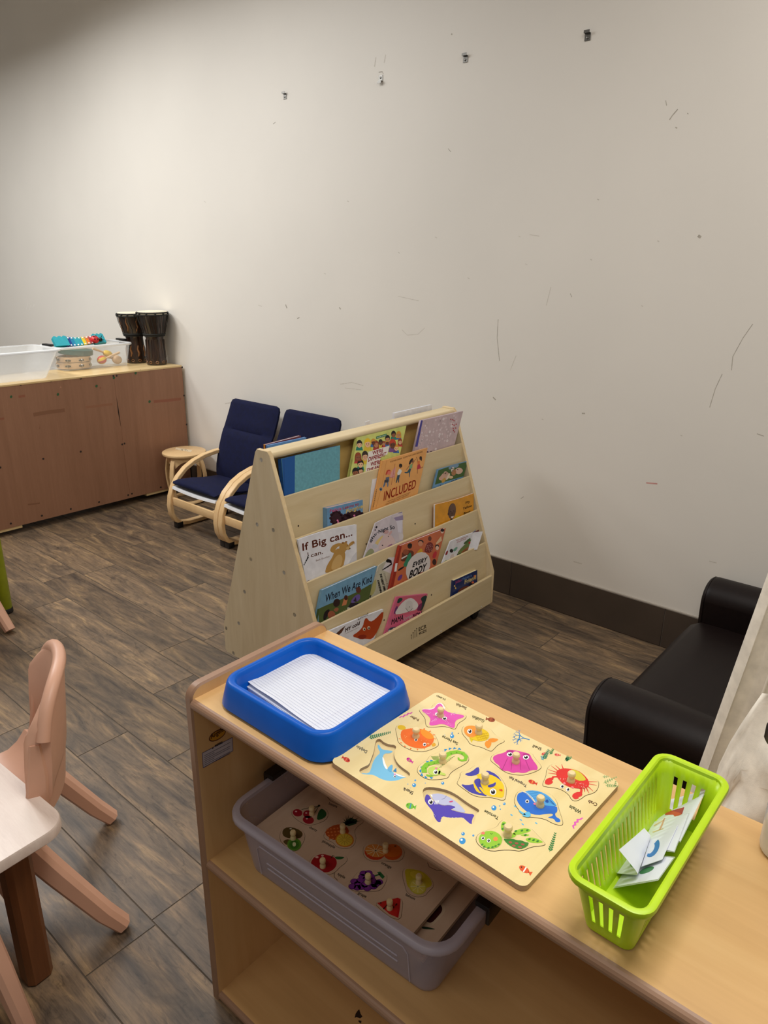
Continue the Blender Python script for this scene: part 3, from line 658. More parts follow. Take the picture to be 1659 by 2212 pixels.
# bubbles, small fish, weed
def bub(c, x, y, r):
    ar(c, sum([list(q) for q in ell(x, y, r)], []), (60,150,214), 1, sm=0); ar(c, sum([list(q) for q in ell(x-r*.25, y-r*.3, r*.35)], []), (236,246,252), 2, sm=0)
for q in ((1330,572,23),(1330,536,11),(1248,560,5),(1400,540,5),(905,1120,22),(917,1066,11),(1225,1098,17),(1030,1098,5),(835,1108,6),(865,1150,4)): bub(A2, *q)
for q in ((390,1100,25),(490,1060,13),(445,1080,6),(452,1112,6),(45,377,5)): bub(B2, *q)
for q in ((470,530,24),(475,478,13),(550,490,8)): bub(C2, *q)
def tiny(c, x, y, rx, ry, rot, col, col2, tail):
    ar(c, sum([list(q) for q in ell(x, y, rx, ry, rot)], []), col, 1, sm=0); k = math.radians(rot); ex, ey = math.cos(k)*tail, math.sin(k)*tail
    ar(c, [x+ex*rx*.8, y+ey*rx*.8, x+ex*rx*1.5-ey*ry*.8, y+ey*rx*1.5+ex*ry*.8, x+ex*rx*1.5+ey*ry*.8, y+ey*rx*1.5-ex*ry*.8], col, 1, sm=0)
    ar(c, [x-ey*ry*.9, y+ex*ry*.9, x+rx*.25*ex-ey*ry*.9, y+rx*.25*ey+ex*ry*.9, x+rx*.25*ex+ey*ry*.9, y+rx*.25*ey-ex*ry*.9, x+ey*ry*.9, y-ex*ry*.9], col2, 2, sm=0)
    ar(c, sum([list(q) for q in ell(x-ex*rx*.55, y-ey*rx*.55-ry*.15, rx*.12)], []), (30,30,30), 3, sm=0)
tiny(A2, 150, 835, 40, 25, 30, (206,66,50), (236,130,90), -1); tiny(A2, 850, 838, 34, 22, 35, (206,60,150), (150,200,70), 1); tiny(A2, 858, 1353, 46, 34, 15, (120,190,60), (70,150,190), 1)
tiny(B2, 365, 245, 36, 22, 10, (150,72,44), (180,96,60), -1); tiny(B2, 758, 848, 36, 20, 22, (214,66,44), (240,150,80), 1); tiny(C2, 922, 738, 42, 22, 32, (226,92,46), (248,246,240), 1); tiny(B2, 872, 575, 22, 12, -15, (224,90,80), (240,160,150), 1); tiny(B2, 1000, 585, 24, 13, 10, (224,90,80), (240,160,150), 1)
def fern(c, p, q, n, w, col, lw=0.0006):
    stroke(mb, sea, [c(*p), c(*q)], lw, C(*col), 1); L = math.hypot(q[0]-p[0], q[1]-p[1]); dx, dy = (q[0]-p[0])/L, (q[1]-p[1])/L
    for i in range(n):
        t = (i+.5)/n; x, y = p[0]+(q[0]-p[0])*t, p[1]+(q[1]-p[1])*t; ww = w*(1-.5*t)
        for s in (1, -1): ar(c, [x, y, x+(dx*.4-dy*s*.7)*ww, y+(dy*.4+dx*s*.7)*ww, x+(dx*1.1-dy*s)*ww, y+(dy*1.1+dx*s)*ww, x+(dx*.9-dy*s*.2)*ww, y+(dy*.9+dx*s*.2)*ww], col, 2, sm=1)
fern(A2, (395,592), (640,528), 11, 28, (56,130,90)); fern(C2, (1108,612), (1150,472), 9, 20, (56,130,70)); fern(B2, (868,632), (920,540), 6, 26, (60,130,100)); fern(B2, (930,585), (965,530), 4, 20, (60,130,70)); fern(B2, (870,640), (850,600), 3, 18, (70,160,180))
fern(B2, (1450,860), (1580,800), 6, 20, (140,170,110)); fern(B2, (1470,880), (1595,890), 6, 20, (140,170,110)); fern(B2, (1440,800), (1500,795), 3, 16, (150,176,120)); fern(B2, (1075,640), (1140,610), 5, 22, (60,140,90)); fern(B2, (1090,650), (1105,600), 4, 20, (60,140,90)); fern(B2, (1560,900), (1570,840), 3, 16, (140,170,110))
def coral(c, x, y, an, L, dep, w, col):
    x2, y2 = x+L*math.cos(an), y+L*math.sin(an)*.8; stroke(mb, sea, [c(x, y), c(x2, y2)], w, C(*col), 1+dep % 3)
    if dep:
        for d in (-.65, .5): coral(c, x2, y2, an+d+.1*math.sin(x2), L*.72, dep-1, w*.75, col)
coral(B2, 735, 440, math.radians(200), 62, 4, .0024, (40,130,200)); coral(B2, 640, 400, math.radians(100), 36, 2, .0016, (40,130,200))
stroke(mb, sea, [A2(740, 365), A2(765, 350), A2(780, 358), A2(800, 335), A2(825, 335), A2(840, 315), A2(865, 318), A2(885, 300)], [.002, .003, .0035, .0035, .0035, .0035, .003, .002], C(214, 90, 176), 1)
stroke(mb, sea, [B2(1165, 1300), B2(1155, 1275), B2(1178, 1262), B2(1175, 1240), B2(1200, 1235), B2(1200, 1212), B2(1225, 1212), B2(1250, 1195)], [.002, .003, .0035, .0035, .0035, .0035, .003, .002], C(226, 96, 190), 1)
for dx, dy in ((595,1085),(560,1168),(800,1248),(668,1258),(650,1215)): ar(B2, sum([list(q) for q in ell(dx, dy, 14, 6, 35)], []), (100,186,226), 1, sm=0)
solo(mb, 'puzzle_board', 'pale wooden sea-animal knob puzzle board lying on the shelf top beside the blue tray', 'puzzle', (bcn.x, bcn.y, HS))

PT = 0.0006                                  # pieces stand a hair above the board
def piece(k, lab, body):
    c, o, kn = SP[k]; uv = shrink(holes[k], 0.0007); cx = sum(p[0] for p in uv)/len(uv); cy = sum(p[1] for p in uv)/len(uv)
    r = thing('puzzle_piece', lab, 'puzzle piece', sea.w((cx, cy), -0.0053), 'pieces of the sea-animal puzzle')
    m = MB(); m.prism([sea.w(p, -0.0053) for p in uv], sea.n*(0.0053+PT), 'puzzle_wood', side='recess_side')
    body(m, c); part(m, 'piece', r); knob(sea, c(*kn), r, PT)
def P_(m, c, fl, col, ly, sm=1): art(m, sea, cps(c, fl), C(*col), ly, PT, sm)
def E_(m, c, x, y, rx, ry, rot, col, ly): art(m, sea, [c(*q) for q in ell(x, y, rx, ry, rot)], C(*col), ly, PT)
def S_(m, c, fl, w, col, ly): stroke(m, sea, cps(c, fl), w, C(*col), ly, PT)
def star(m, c):
    P_(m, c, [985,268,1060,272,1125,262,1165,205,1215,200,1262,275,1200,290,1130,300,1040,310], (250,246,244), 1)
    P_(m, c, [1160,215,1212,208,1246,290,1330,320,1468,340,1462,366,1362,396,1362,482,1328,484,1230,432,1120,458,1066,452,1094,386,1058,340,985,288,1010,272,1120,282], (226,92,184), 2, 2)
    r = random.Random(2)
    for i in range(95):
        a = r.choice([-95, -15, 55, 130, 200]); d = r.uniform(25, 190 if a != 130 else 130); th = math.radians(a)+r.uniform(-.22, .22)*(1-d/260)
        x, y = 1200+d*math.cos(th)*1.15, 350+d*math.sin(th)*.72; E_(m, c, x, y, 3.4, 2.6, 0, (250,216,240), 3)
    eye(m, sea, c, 1157, 331, 19, 4, PT, .5, 0); eye(m, sea, c, 1245, 377, 28, 4, PT, 0, .1, 20); E_(m, c, 1130, 345, 12, 8, 0, (240,120,170), 4); E_(m, c, 1290, 395, 12, 8, 0, (240,120,170), 4)
piece('starfish', 'puzzle piece with a pink starfish print and a wooden knob', star)
def puffer(m, c):
    E_(m, c, 765, 478, 47, 27, 10, (226,186,40), 1); E_(m, c, 1124, 672, 24, 19, -20, (226,170,50), 1)
    for t in range(16):
        a = math.radians(t*22.5); x, y = 942+190*math.cos(a), 605+112*math.sin(a); P_(m, c, [x-10, y-6, x+10, y+6, 942+215*math.cos(a), 605+132*math.sin(a)], (236,112,44), 1, 0)
    P_(m, c, [770,505,860,488,960,490,1060,515,1120,570,1130,620,1095,680,1010,715,930,710,850,688,780,640,755,590,755,540], (238,112,42), 2)
    P_(m, c, [970,495,1060,515,1118,565,1128,605,1060,612,985,560], (248,150,44), 3)
    eye(m, sea, c, 925, 617, 18, 4, PT, 0, .1); eye(m, sea, c, 1022, 669, 19, 4, PT, 0, .1); E_(m, c, 1062, 662, 14, 9, 10, (246,170,110), 4)
    for x, y in ((800,575),(820,580),(806,595),(985,625),(1040,630)): E_(m, c, x, y, 5, 4, 0, (246,176,110), 4)
piece('pufferfish', 'puzzle piece with a round orange pufferfish print and a wooden knob', puffer)
def horse(m, c):
    for x, y, a in ((1225,760,200),(1262,735,225),(1310,722,240),(1360,718,255),(1410,725,270),(1000,925,190),(985,965,180),(1000,1005,160),(1040,1030,130),(1100,1035,100),(1060,868,225),(1100,858,240)):
        k = math.radians(a); P_(m, c, [x+22*math.sin(k), y-22*math.cos(k), x-22*math.sin(k), y+22*math.cos(k), x+28*math.cos(k), y+22*math.sin(k)], (38,140,200), 1, 0)
    for i in range(6): S_(m, c, [1095+i*5, 805+i*7, 1180, 800+i*8], .0009, (110,160,50), 2)
    for i in range(9): S_(m, c, [1180+i*18, 925-i*14, 1215+i*18, 920-i*15], .0008, (110,150,60), 2)
    P_(m, c, [1150,900,1220,880,1262,850,1300,830,1330,780,1260,790,1180,850], (206,222,120), 3)
    S_(m, c, [1020,985,1015,930,1050,892,1110,876,1180,862,1230,828,1262,790,1320,762,1390,752,1450,768,1488,805,1478,842,1440,850,1405,838,1400,815], [.009,.010,.010,.009,.0095,.010,.010,.0095,.009,.0085,.007,.006,.005,.004,.003], (134,196,52), 4)
    E_(m, c, 1130, 968, 72, 52, 10, (196,218,104), 5); P_(m, c, [1185,955,1215,985,1262,1000,1252,1022,1215,1012,1170,1008], (196,218,104), 5); P_(m, c, [1035,1000,1090,1015,1130,1020,1090,1035,1045,1025], (134,196,52), 4)
    eye(m, sea, c, 1145, 980, 26, 6, PT, .1, .1); E_(m, c, 1152, 940, 16, 11, 0, (236,130,160), 6)
    for x, y in ((1070,900),(1130,880),(1035,935),(1215,845),(1265,795),(1320,770),(1380,760),(1440,775)): E_(m, c, x, y, 8, 6, 0, (84,160,40), 6)
piece('seahorse', 'puzzle piece with a green seahorse print and a wooden knob', horse)
def gold(m, c):
    P_(m, c, [150,425,192,440,172,470], (222,196,40), 1, 0); P_(m, c, [325,450,360,424,442,435,405,465,350,470], (242,150,54), 1); P_(m, c, [335,452,368,470,360,502,332,532,298,492,308,458], (242,150,54), 2)
    P_(m, c, [215,340,270,330,338,370,346,410,322,447,250,462,188,444,150,425,160,390], (232,198,40), 3); P_(m, c, [110,318,160,305,215,312,222,350,232,388,192,422,148,420,108,385,98,345], (246,152,62), 4)
    for i in range(14): x, y = 222+(i % 5)*24+(i//5)*10, 400+(i//5)*20-(i % 5)*6; S_(m, c, [x-10, y, x, y+9, x+10, y], .0009, (196,150,20), 5)
    eye(m, sea, c, 155, 363, 24, 5, PT, .1, 0)
piece('goldfish', 'puzzle piece with an orange and yellow goldfish print and a wooden knob', gold)
def shell(m, c):
    P_(m, c, [375,620,400,590,500,565,520,538,600,545,700,568,738,582,760,630,815,700,810,738,770,735,740,742,700,762,660,766,620,756,570,766,530,746,490,746,450,722,440,690,400,665], (216,74,164), 1)
    P_(m, c, [510,575,522,540,588,545,560,575], (180,46,130), 2); P_(m, c, [655,578,720,572,742,602,700,600], (180,46,130), 2)
    for x0, x1 in ((520,470),(570,555),(640,650),(690,735)): S_(m, c, [x0, 625, x1, 735], .0006, (150,40,110), 3)
    eye(m, sea, c, 543, 586, 29, 4, PT, .1, 0, 21); eye(m, sea, c, 700, 614, 30, 4, PT, .0, 0, 22)
piece('shell', 'puzzle piece with a pink clam shell print and a wooden knob', shell)
def trop(m, c):
    pu = (72,70,168)
    P_(m, c, [98,775,170,755,238,698,252,740,236,782,150,797], pu, 1); P_(m, c, [300,757,330,738,420,780,472,855,430,830,360,785], pu, 1); P_(m, c, [62,870,130,885,205,868,230,950,312,970,322,992,270,982,190,965,130,935], pu, 1)
    P_(m, c, [213,778,280,770,360,780,430,815,482,870,492,940,482,1006,430,1002,328,986,308,960,230,960,190,890,195,830,240,808], (238,204,44), 2)
    P_(m, c, [190,840,238,815,262,830,258,880,310,965,262,958,222,900], pu, 3); P_(m, c, [325,885,375,872,412,850,402,895,340,910], pu, 3); P_(m, c, [240,905,262,900,320,975,300,980], (238,204,44), 4)
    eye(m, sea, c, 381, 948, 32, 4, PT, .0, .1); P_(m, c, [428,930,470,918,476,948], (226,90,40), 4)
piece('tropical_fish', 'puzzle piece with a yellow fish with purple stripes and a wooden knob', trop)
def crab(m, c):
    red = (222,54,48)
    for a, b in (((1000,760),(915,730)),((995,775),(915,765)),((1010,745),(945,695)),((1030,730),(985,690)),((1060,722),(1045,680)),((1305,850),(1395,850)),((1310,870),(1385,885)),((1300,895),(1350,940)),((1285,910),(1310,960)),((1265,915),(1270,950))): S_(m, c, [*a, *b], [.0022, .0007], red, 1)
    S_(m, c, [1012,800,965,802,945,830], .004, red, 1); S_(m, c, [1215,905,1238,925,1232,960], .004, red, 1)
    P_(m, c, [880,872,888,828,940,805,972,822,948,840,968,852,930,882], red, 2); P_(m, c, [1140,985,1180,950,1240,948,1248,985,1206,1000,1212,1012,1170,1022], red, 2)
    P_(m, c, [1000,740,1060,718,1130,725,1200,740,1260,780,1310,840,1312,890,1280,916,1200,918,1120,902,1060,872,1010,822,990,775], red, 3); P_(m, c, [1112,752,1150,728,1222,755,1282,820,1272,842,1200,842,1140,792], (214,200,60), 4)
    r = random.Random(4)
    for i in range(34): E_(m, c, 1020+r.random()*270, 0, 3, 2.5, 0, red, 4) if 0 else E_(m, c, *(lambda t: (1018+t*265, 815+t*75+r.uniform(-12, 30)))(r.random()), 3.4, 2.8, 0, (250,190,180), 5)
    eye(m, sea, c, 1050, 897, 19, 5, PT, .1, 0); eye(m, sea, c, 1105, 927, 19, 5, PT, .1, 0); E_(m, c, 1072, 868, 14, 9, 20, (246,130,140), 5); E_(m, c, 1150, 905, 14, 9, 20, (246,130,140), 5)
piece('crab', 'puzzle piece with a red crab print and a wooden knob', crab)
def whale(m, c):
    P_(m, c, [610,1000,625,960,680,945,740,1000,790,1060,840,1070,1000,1080,1006,1140,980,1157,990,1190,1032,1212,1032,1242,990,1242,970,1207,930,1202,908,1195,960,1180,960,1158,900,1160,810,1175,720,1150,650,1090,615,1040], (44,112,212), 1)
    P_(m, c, [680,946,740,932,830,940,920,985,980,1050,1004,1090,880,1080,800,1062,750,1000], (84,166,228), 2)
    for i in range(5): S_(m, c, [720+i*10, 945+i*16, 830+i*8, 955+i*18, 920+i*6, 1010+i*12, 965+i*6, 1060+i*6], .0006, (40,110,190), 3)
    S_(m, c, [655,942,710,960,760,1005,790,1050], .0009, (246,250,252), 4); eye(m, sea, c, 712, 1041, 18, 4, PT, .0, 0); E_(m, c, 785, 1066, 14, 9, 20, (240,130,170), 4); P_(m, c, [880,1040,905,1018,922,1040,910,1062], (36,96,190), 3)
    P_(m, c, [690,1150,720,1138,742,1150,748,1185,720,1196,690,1190,660,1178], (104,192,232), 4); P_(m, c, [625,1118,648,1135,700,1165,690,1178,640,1150], (104,192,232), 4)
piece('whale', 'puzzle piece with a blue whale print and a wooden knob', whale)
def tort(m, c):
    g = (152,204,60); d = (64,134,54)
    P_(m, c, [750,445,755,400,775,387,795,405,790,440,772,470], g, 1); P_(m, c, [828,482,880,445,940,438,976,455,950,470,880,490], g, 1); P_(m, c, [885,492,930,480,965,488,940,500], g, 1); P_(m, c, [928,515,980,505,1040,525,1066,546,1000,550,945,540], g, 1); P_(m, c, [760,500,850,470,870,500,800,520], g, 1)
    P_(m, c, [768,515,800,520,830,515,870,528,900,528,930,542,958,545,945,575,890,597,830,577,790,548], d, 2)
    for x, y in ((820,545),(865,552),(910,560),(845,570),(890,580)): P_(m, c, [x-16, y-7, x+8, y-9, x+18, y+4, x-6, y+8], (176,90,74), 3)
    E_(m, c, 675, 525, 86, 65, 5, g, 4)
    eye(m, sea, c, 620, 515, 13, 6, PT, 0, 0); eye(m, sea, c, 662, 533, 14, 6, PT, 0, 0); E_(m, c, 621, 478, 14, 10, 0, (240,130,110), 5); E_(m, c, 712, 520, 17, 16, 0, (244,150,80), 5); S_(m, c, [672,478,682,486,690,478], .0008, (60,100,30), 5)
    for x, y in ((630,575),(660,585),(690,580),(712,572),(735,560),(615,560),(860,462),(905,458),(945,455),(960,520),(990,528),(1020,535),(770,410),(778,430),(765,445),(930,490)): E_(m, c, x, y, 10, 6, -20, d, 5)
piece('tortoise', 'puzzle piece with a green sea tortoise print and a wooden knob', tort)
# ------------------------------------------------------------------ double-sided book display
KA = -0.0027; KX, KY = -2.0058, 1.6371
AX = V((math.sin(KA), math.cos(KA), 0)); FR = V((math.cos(KA), -math.sin(KA), 0))
def BK(s, u, z): return V((KX, KY, 0)) + AX*s + FR*u + V((0, 0, z))
KW, KD, KT, KZB, KZS, KZT, KDB, KZSB = 1.168, 0.3062, 0.0378, 0.06, 0.2387, 1.0132, 0.3127, 0.1918
LU = [0.0944, 0.1474, 0.2024, 0.2570, 0.3062]; LZ = [0.850, 0.697, 0.538, 0.381, 0.220]; TILT = 0.08
case = thing('book_display', 'pale birch double-sided book display with sloping ends, full of picture books', 'bookcase', BK(KW/2, 0, 0))
prof = [(-KDB, KZB+.012), (-KDB, KZSB), (-KT-0.004, KZT-0.014), (-KT+0.008, KZT), (KT-0.008, KZT), (KT+0.004, KZT-0.014), (KD, KZS), (KD, KZB+.012), (KD-.014, KZB), (-KDB+.014, KZB)]
def kpanel(s0):
    mb = MB(); e = 0.002; T_ = 0.018
    ring = lambda d, s: [BK(s, *p) for p in shrink(prof, d)]
    rs = [ring(e, s0), ring(0, s0+e), ring(0, s0+T_-e), ring(e, s0+T_)]; n = len(prof)
    mb.add(rs[0]+rs[3], [list(range(n-1, -1, -1)), list(range(n, 2*n))], 'birch'); mb.loft(rs, 'ply_edge', False, False, smooth=False)
    return part(mb, 'end_panel', case)
kp = kpanel(0.0); kpanel(KW-0.018)
I0, I1 = 0.018, KW-0.018
ksl = Sheet(BK(0, 0, 0), -FR, (0, 0, 1))    # outer face of the near end panel
for q in ((564.2, 993.4), (555.4, 1133), (590.3, 1145), (541.8, 1207.7), (613.5, 1236.8), (528.2, 1278), (515.7, 1346.3), (636.3, 1328), (488.7, 1357), (504.3, 1410.7)):
    p = ksl.P(q, 0); mb = MB(); mb.lathe([(0.0085, 0), (0.0085, 0.0015), (0.006, 0.0035), (0.0004, 0.0042)], 'screw_head', p, 14, tuple(ksl.n)); part(mb, 'screw', case, kp)
mb = MB(); n = 8; r = 0.009                  # rounded cap board along the top
cp_ = [(-KT+0.004, KZT-0.008), (-KT+0.004, KZT-0.032)] + [(KT-0.009+0.011*math.sin(pi*k/n), KZT-0.020-0.012*math.cos(pi*k/n)) for k in range(n+1)]
mb.loft([[BK(s, u, z) for u, z in cp_] for s in (I0, I1)], 'birch_flat'); part(mb, 'top_rail', case)
mb = MB(); mb.box(BK(KW/2, 0, (KZT-.034+.70)/2), (0.008, I1-I0, KZT-.034-.70), 'ply_warm_bounce', -KA); part(mb, 'centre_panel', case)  # panel colour carries the warm reflection seen in the top pocket
boards = []
for sg in (1, -1):
    for k in range(5):
        u, z = LU[k]*(1 if sg > 0 else KDB/KD), LZ[k]*(1 if sg > 0 else 0.985)
        th, dep = (0.009, 0.30 if k == 0 else 0.27) if k < 4 else (0.014, 0.150)
        ti = TILT if k < 4 else 0.0; zb = max(z-dep, 0.07); mb = MB()
        A = [(u-0.001, z), (u-0.001+(z-zb)*ti, zb), (u-0.001-th+(z-zb)*ti, zb), (u-0.001-th, z)]
        e = 0.0012; A = [(A[0][0]-e, A[0][1]), (A[0][0], A[0][1]-e)]+A[1:3]+[(A[3][0], A[3][1]-e), (A[3][0]+e, A[3][1])]
        mb.loft([[BK(s, sg*a, b) for a, b in (A if sg > 0 else A[::-1])] for s in (I0, I1)], 'birch_flat', smooth=False)
        if sg > 0 and k == 4:                # maker's mark on the front board
            fs_ = Sheet(BK(0, u-0.001, 0), AX, (0, 0, 1)); c7 = crop(770, 1060, 5.53); ink = C(66, 52, 40)
            for i, (x, y, hgt) in enumerate(((655, 1775, 38), (677, 1765, 56), (698, 1755, 70), (719, 1744, 84))):
                stroke(mb, fs_, [c7(x, y), c7(x, y-hgt)], 0.0030, ink, 2); art(mb, fs_, [c7(*q) for q in ell(x, y-hgt-12, 6, 8)], ink, 2)
            text(mb, fs_, 'ECR', c7(744, 1680), c7(836, 1641), c7(744, 1634), ink, 2, bold=.0005); text(mb, fs_, '4KIDS', c7(744, 1724), c7(836, 1684), c7(744, 1694), ink, 2, bold=.0005)
        o = part(mb, 'book_stop' if k < 4 else 'front_board', case, None, 'birch front board with the dark maker\'s mark' if sg > 0 and k == 4 else None); boards.append(o)
        if k == 4 and sg > 0:
            for q in ((952.6, 1363.8), (1040, 1310.8)):
                mb = MB(); mb.lathe([(0.004, 0), (0.003, 0.0015)], 'screw_head', fs_.P(q), 10, tuple(fs_.n)); part(mb, 'screw', case, o)
for k in range(5):                           # ledges the books stand on
    zf = [LZ[0]-.0405, LZ[1]-.12, LZ[2]-.12, LZ[3]-.12, .078][k]; u1 = LU[k]-0.011 + (LZ[k]-zf)*(TILT if k < 4 else 0); u0 = 0.006 if k == 0 else LU[k-1]+(LZ[k-1]-zf)*TILT
    if k == 4: u1 = LU[4]-0.016
    mb = MB()
    for sg in (1, -1): mb.box(BK(KW/2, sg*(u0+u1)/2, zf-0.004), (max(u1-u0-.002, .01), I1-I0-.002, 0.007), 'birch_flat', -KA)
    part(mb, 'ledge', case)
mb = MB(); mb.box(BK(KW/2, 0, 0.068), (0.58, I1-I0-.004, 0.012), 'birch_flat', -KA); part(mb, 'base_board', case)
for s in (0.06, KW-0.09):
    for u in (-0.26, 0.26):
        mb = MB(); p = BK(s, u, 0); mb.lathe([(0.022, -0.011), (0.026, -0.009), (0.026, 0.009), (0.022, 0.011)], 'rubber', p+V((0, 0, 0.0265)), 20, tuple(FR)); mb.box(p+V((0, 0, 0.049)), (0.045, 0.045, 0.024), 'black_plastic', bev=.004); part(mb, 'caster', case)
bd = lambda k: Sheet(BK(0, LU[k]-.001, LZ[k]), AX, V((0, 0, 1))-FR*TILT)
for k, q in ((0, (644.5, 1136)), (1, (791, 1175)), (1, (896.6, 1131.4)), (3, (829.7, 1339.4)), (3, (931.8, 1285))):
    mb = MB(); s_ = bd(k); mb.lathe([(0.0038, 0), (0.003, 0.0012)], 'screw_dark', s_.P(q), 10, tuple(s_.n)); part(mb, 'screw', case)

# ------------------------------------------------------------------ the picture books
GB = 'picture books in the book display'
FLOORZ = [LZ[0]-.040, LZ[1]-.1195, LZ[2]-.1195, LZ[3]-.1195, .0785]
def book(lab, k, tl, tr, br, bl, th, front, spine=None, arts=None, tilt=0.13, off=0.017, pages='paper', hard=True, cat='book', bow=0.0, name='picture_book', ins=0.003, side=1):
    sh = Sheet(BK(0, LU[k]-off, LZ[k]), AX, V((0, 0, 1))-FR*tilt); uv = [sh.at(q) for q in (tl, tr, br, bl)]; zf = FLOORZ[k]
    def down(a, b):
        f = (sh.w(a).z-zf)/(sh.w(a).z-sh.w(b).z); return (a[0]+(b[0]-a[0])*f, a[1]+(b[1]-a[1])*f)
    A = [uv[0], uv[1], down(uv[1], uv[2]), down(uv[0], uv[3])]
    # all four corners stand on the ledge
    ct = 0.0022 if hard else 0.0006
    c0 = sh.w(A[0]).lerp(sh.w(A[2]), .5); r = thing(name, lab, cat, (c0.x, c0.y, zf), GB)
    quad = [A[3], A[2], A[1], A[0]]
    def slab(mb, q, h0, h1, m, side_=None): mb.prism([sh.w(p, h0) for p in q], sh.n*(h1-h0), m, side=side_)
    mb = MB()
    if bow:                                  # soft cover: the top edge dips and bends
        N = 14; top = [(A[0][0]+(A[1][0]-A[0][0])*i/N, A[0][1]+(A[1][1]-A[0][1])*i/N+bow*math.sin(pi*i/N)) for i in range(N+1)]
        quad = [A[3], A[2]]+top[::-1]
    slab(mb, quad, -ct, 0.0, front); slab(mb, quad, -th, -th+ct, spine or front)
    if hard:
        w = 0.0022; ex = ((A[1][0]-A[0][0]), (A[1][1]-A[0][1])); L = math.hypot(*ex); ex = (ex[0]/L*w, ex[1]/L*w)
        slab(mb, [A[3], (A[3][0]+ex[0], A[3][1]+ex[1]), (A[0][0]+ex[0], A[0][1]+ex[1]), A[0]], -th+ct*.6, -ct*.6, spine or front)
    if arts: arts(mb, sh)
    o = part(mb, 'cover', r)
    mb = MB(); slab(mb, shrink(quad, ins if hard else 0.0012), -th+ct, -ct, pages); part(mb, 'pages', r)
    return sh, r
def face(mb, sh, c, x, y, rx, ry, skin, hair, ly=3, rot=0, eyes=True, long=False):
    art(mb, sh, [c(*q) for q in ell(x, y-ry*.25, rx*1.25, ry*(1.2 if not long else 1.15), rot)], C(*hair), ly)
    if long: art(mb, sh, [c(*q) for q in ((x-rx*1.3, y-ry*.3), (x+rx*1.3, y-ry*.3), (x+rx*1.4, y+ry*1.3), (x-rx*1.4, y+ry*1.3))], C(*hair), ly)
    art(mb, sh, [c(*q) for q in ell(x, y+ry*.1, rx, ry*.95, rot)], C(*skin), ly+1)
    art(mb, sh, [c(*q) for q in ((x-rx, y-ry*.2), (x-rx*.6, y-ry*.85), (x+rx*.6, y-ry*.9), (x+rx, y-ry*.25), (x+rx*.3, y-ry*.5))], C(*hair), ly+2)
    if eyes:
        for s in (-.4, .4): art(mb, sh, [c(*q) for q in ell(x+rx*s, y+ry*.1, rx*.13, ry*.16, 0, 8)], C(30, 22, 20), ly+2)
        stroke(mb, sh, [c(x-rx*.35, y+ry*.5), c(x, y+ry*.62), c(x+rx*.35, y+ry*.5)], .0009, C(150, 60, 56), ly+2)
def PG(mb, sh, c, fl, col, ly, sm=0): art(mb, sh, cps(c, fl), C(*col), ly, 0, sm)
def EL(mb, sh, c, x, y, rx, ry, col, ly, rot=0): art(mb, sh, [c(*q) for q in ell(x, y, rx, ry, rot)], C(*col), ly)
def TX(mb, sh, c, t, p0, p1, p2, col, ly=5, bold=0): text(mb, sh, t, c(*p0), c(*p1), c(*p2), C(*col), ly, 0, bold)

k4 = crop(590, 860, 6.9125); k5 = crop(740, 910, 10.369); k6 = crop(790, 950, 11.06); k8 = crop(860, 860, 7.541); k9 = crop(590, 960, 6.144)
kA = crop(920, 980, 11.06); kB = crop(620, 1100, 8.295); kC = crop(770, 1080, 10.054); kD = crop(630, 1090, 7.213); kE = crop(830, 1120, 6.9125); kF = crop(770, 1060, 5.53)
plain('cloth_teal', (98, 156, 170), 0.8, 0.05, 90, bump=.15, bscale=900); plain('cloth_blue', (22, 82, 150), 0.75, 0.08, 90, bump=.15, bscale=900); plain('cover_lime', (204, 210, 116), .35); plain('cover_tan', (228, 164, 92), .35, .04, 12)
plain('cover_lilac', (198, 176, 180), .4); plain('cover_sky', (104, 150, 190), .35); plain('cover_white', (226, 226, 232), .35); plain('cover_mauve', (206, 196, 204), .35); plain('cover_yellow', (214, 146, 24), .35, .05, 30)
plain('cover_steel', (112, 156, 186), .35); plain('cover_beige', (188, 184, 164), .4, .06, 20); plain('cover_rust', (196, 104, 66), .35, .05, 12); plain('cover_red', (170, 52, 34), .35); plain('cover_pink', (214, 106, 140), .35); plain('cover_navy', (26, 44, 96), .35); plain('cover_orange', (206, 92, 40), .35)
plain('cover_blue', (88, 140, 200), .35); plain('cover_maroon', (110, 50, 54), .4); plain('page_cream', (226, 214, 176), .6)

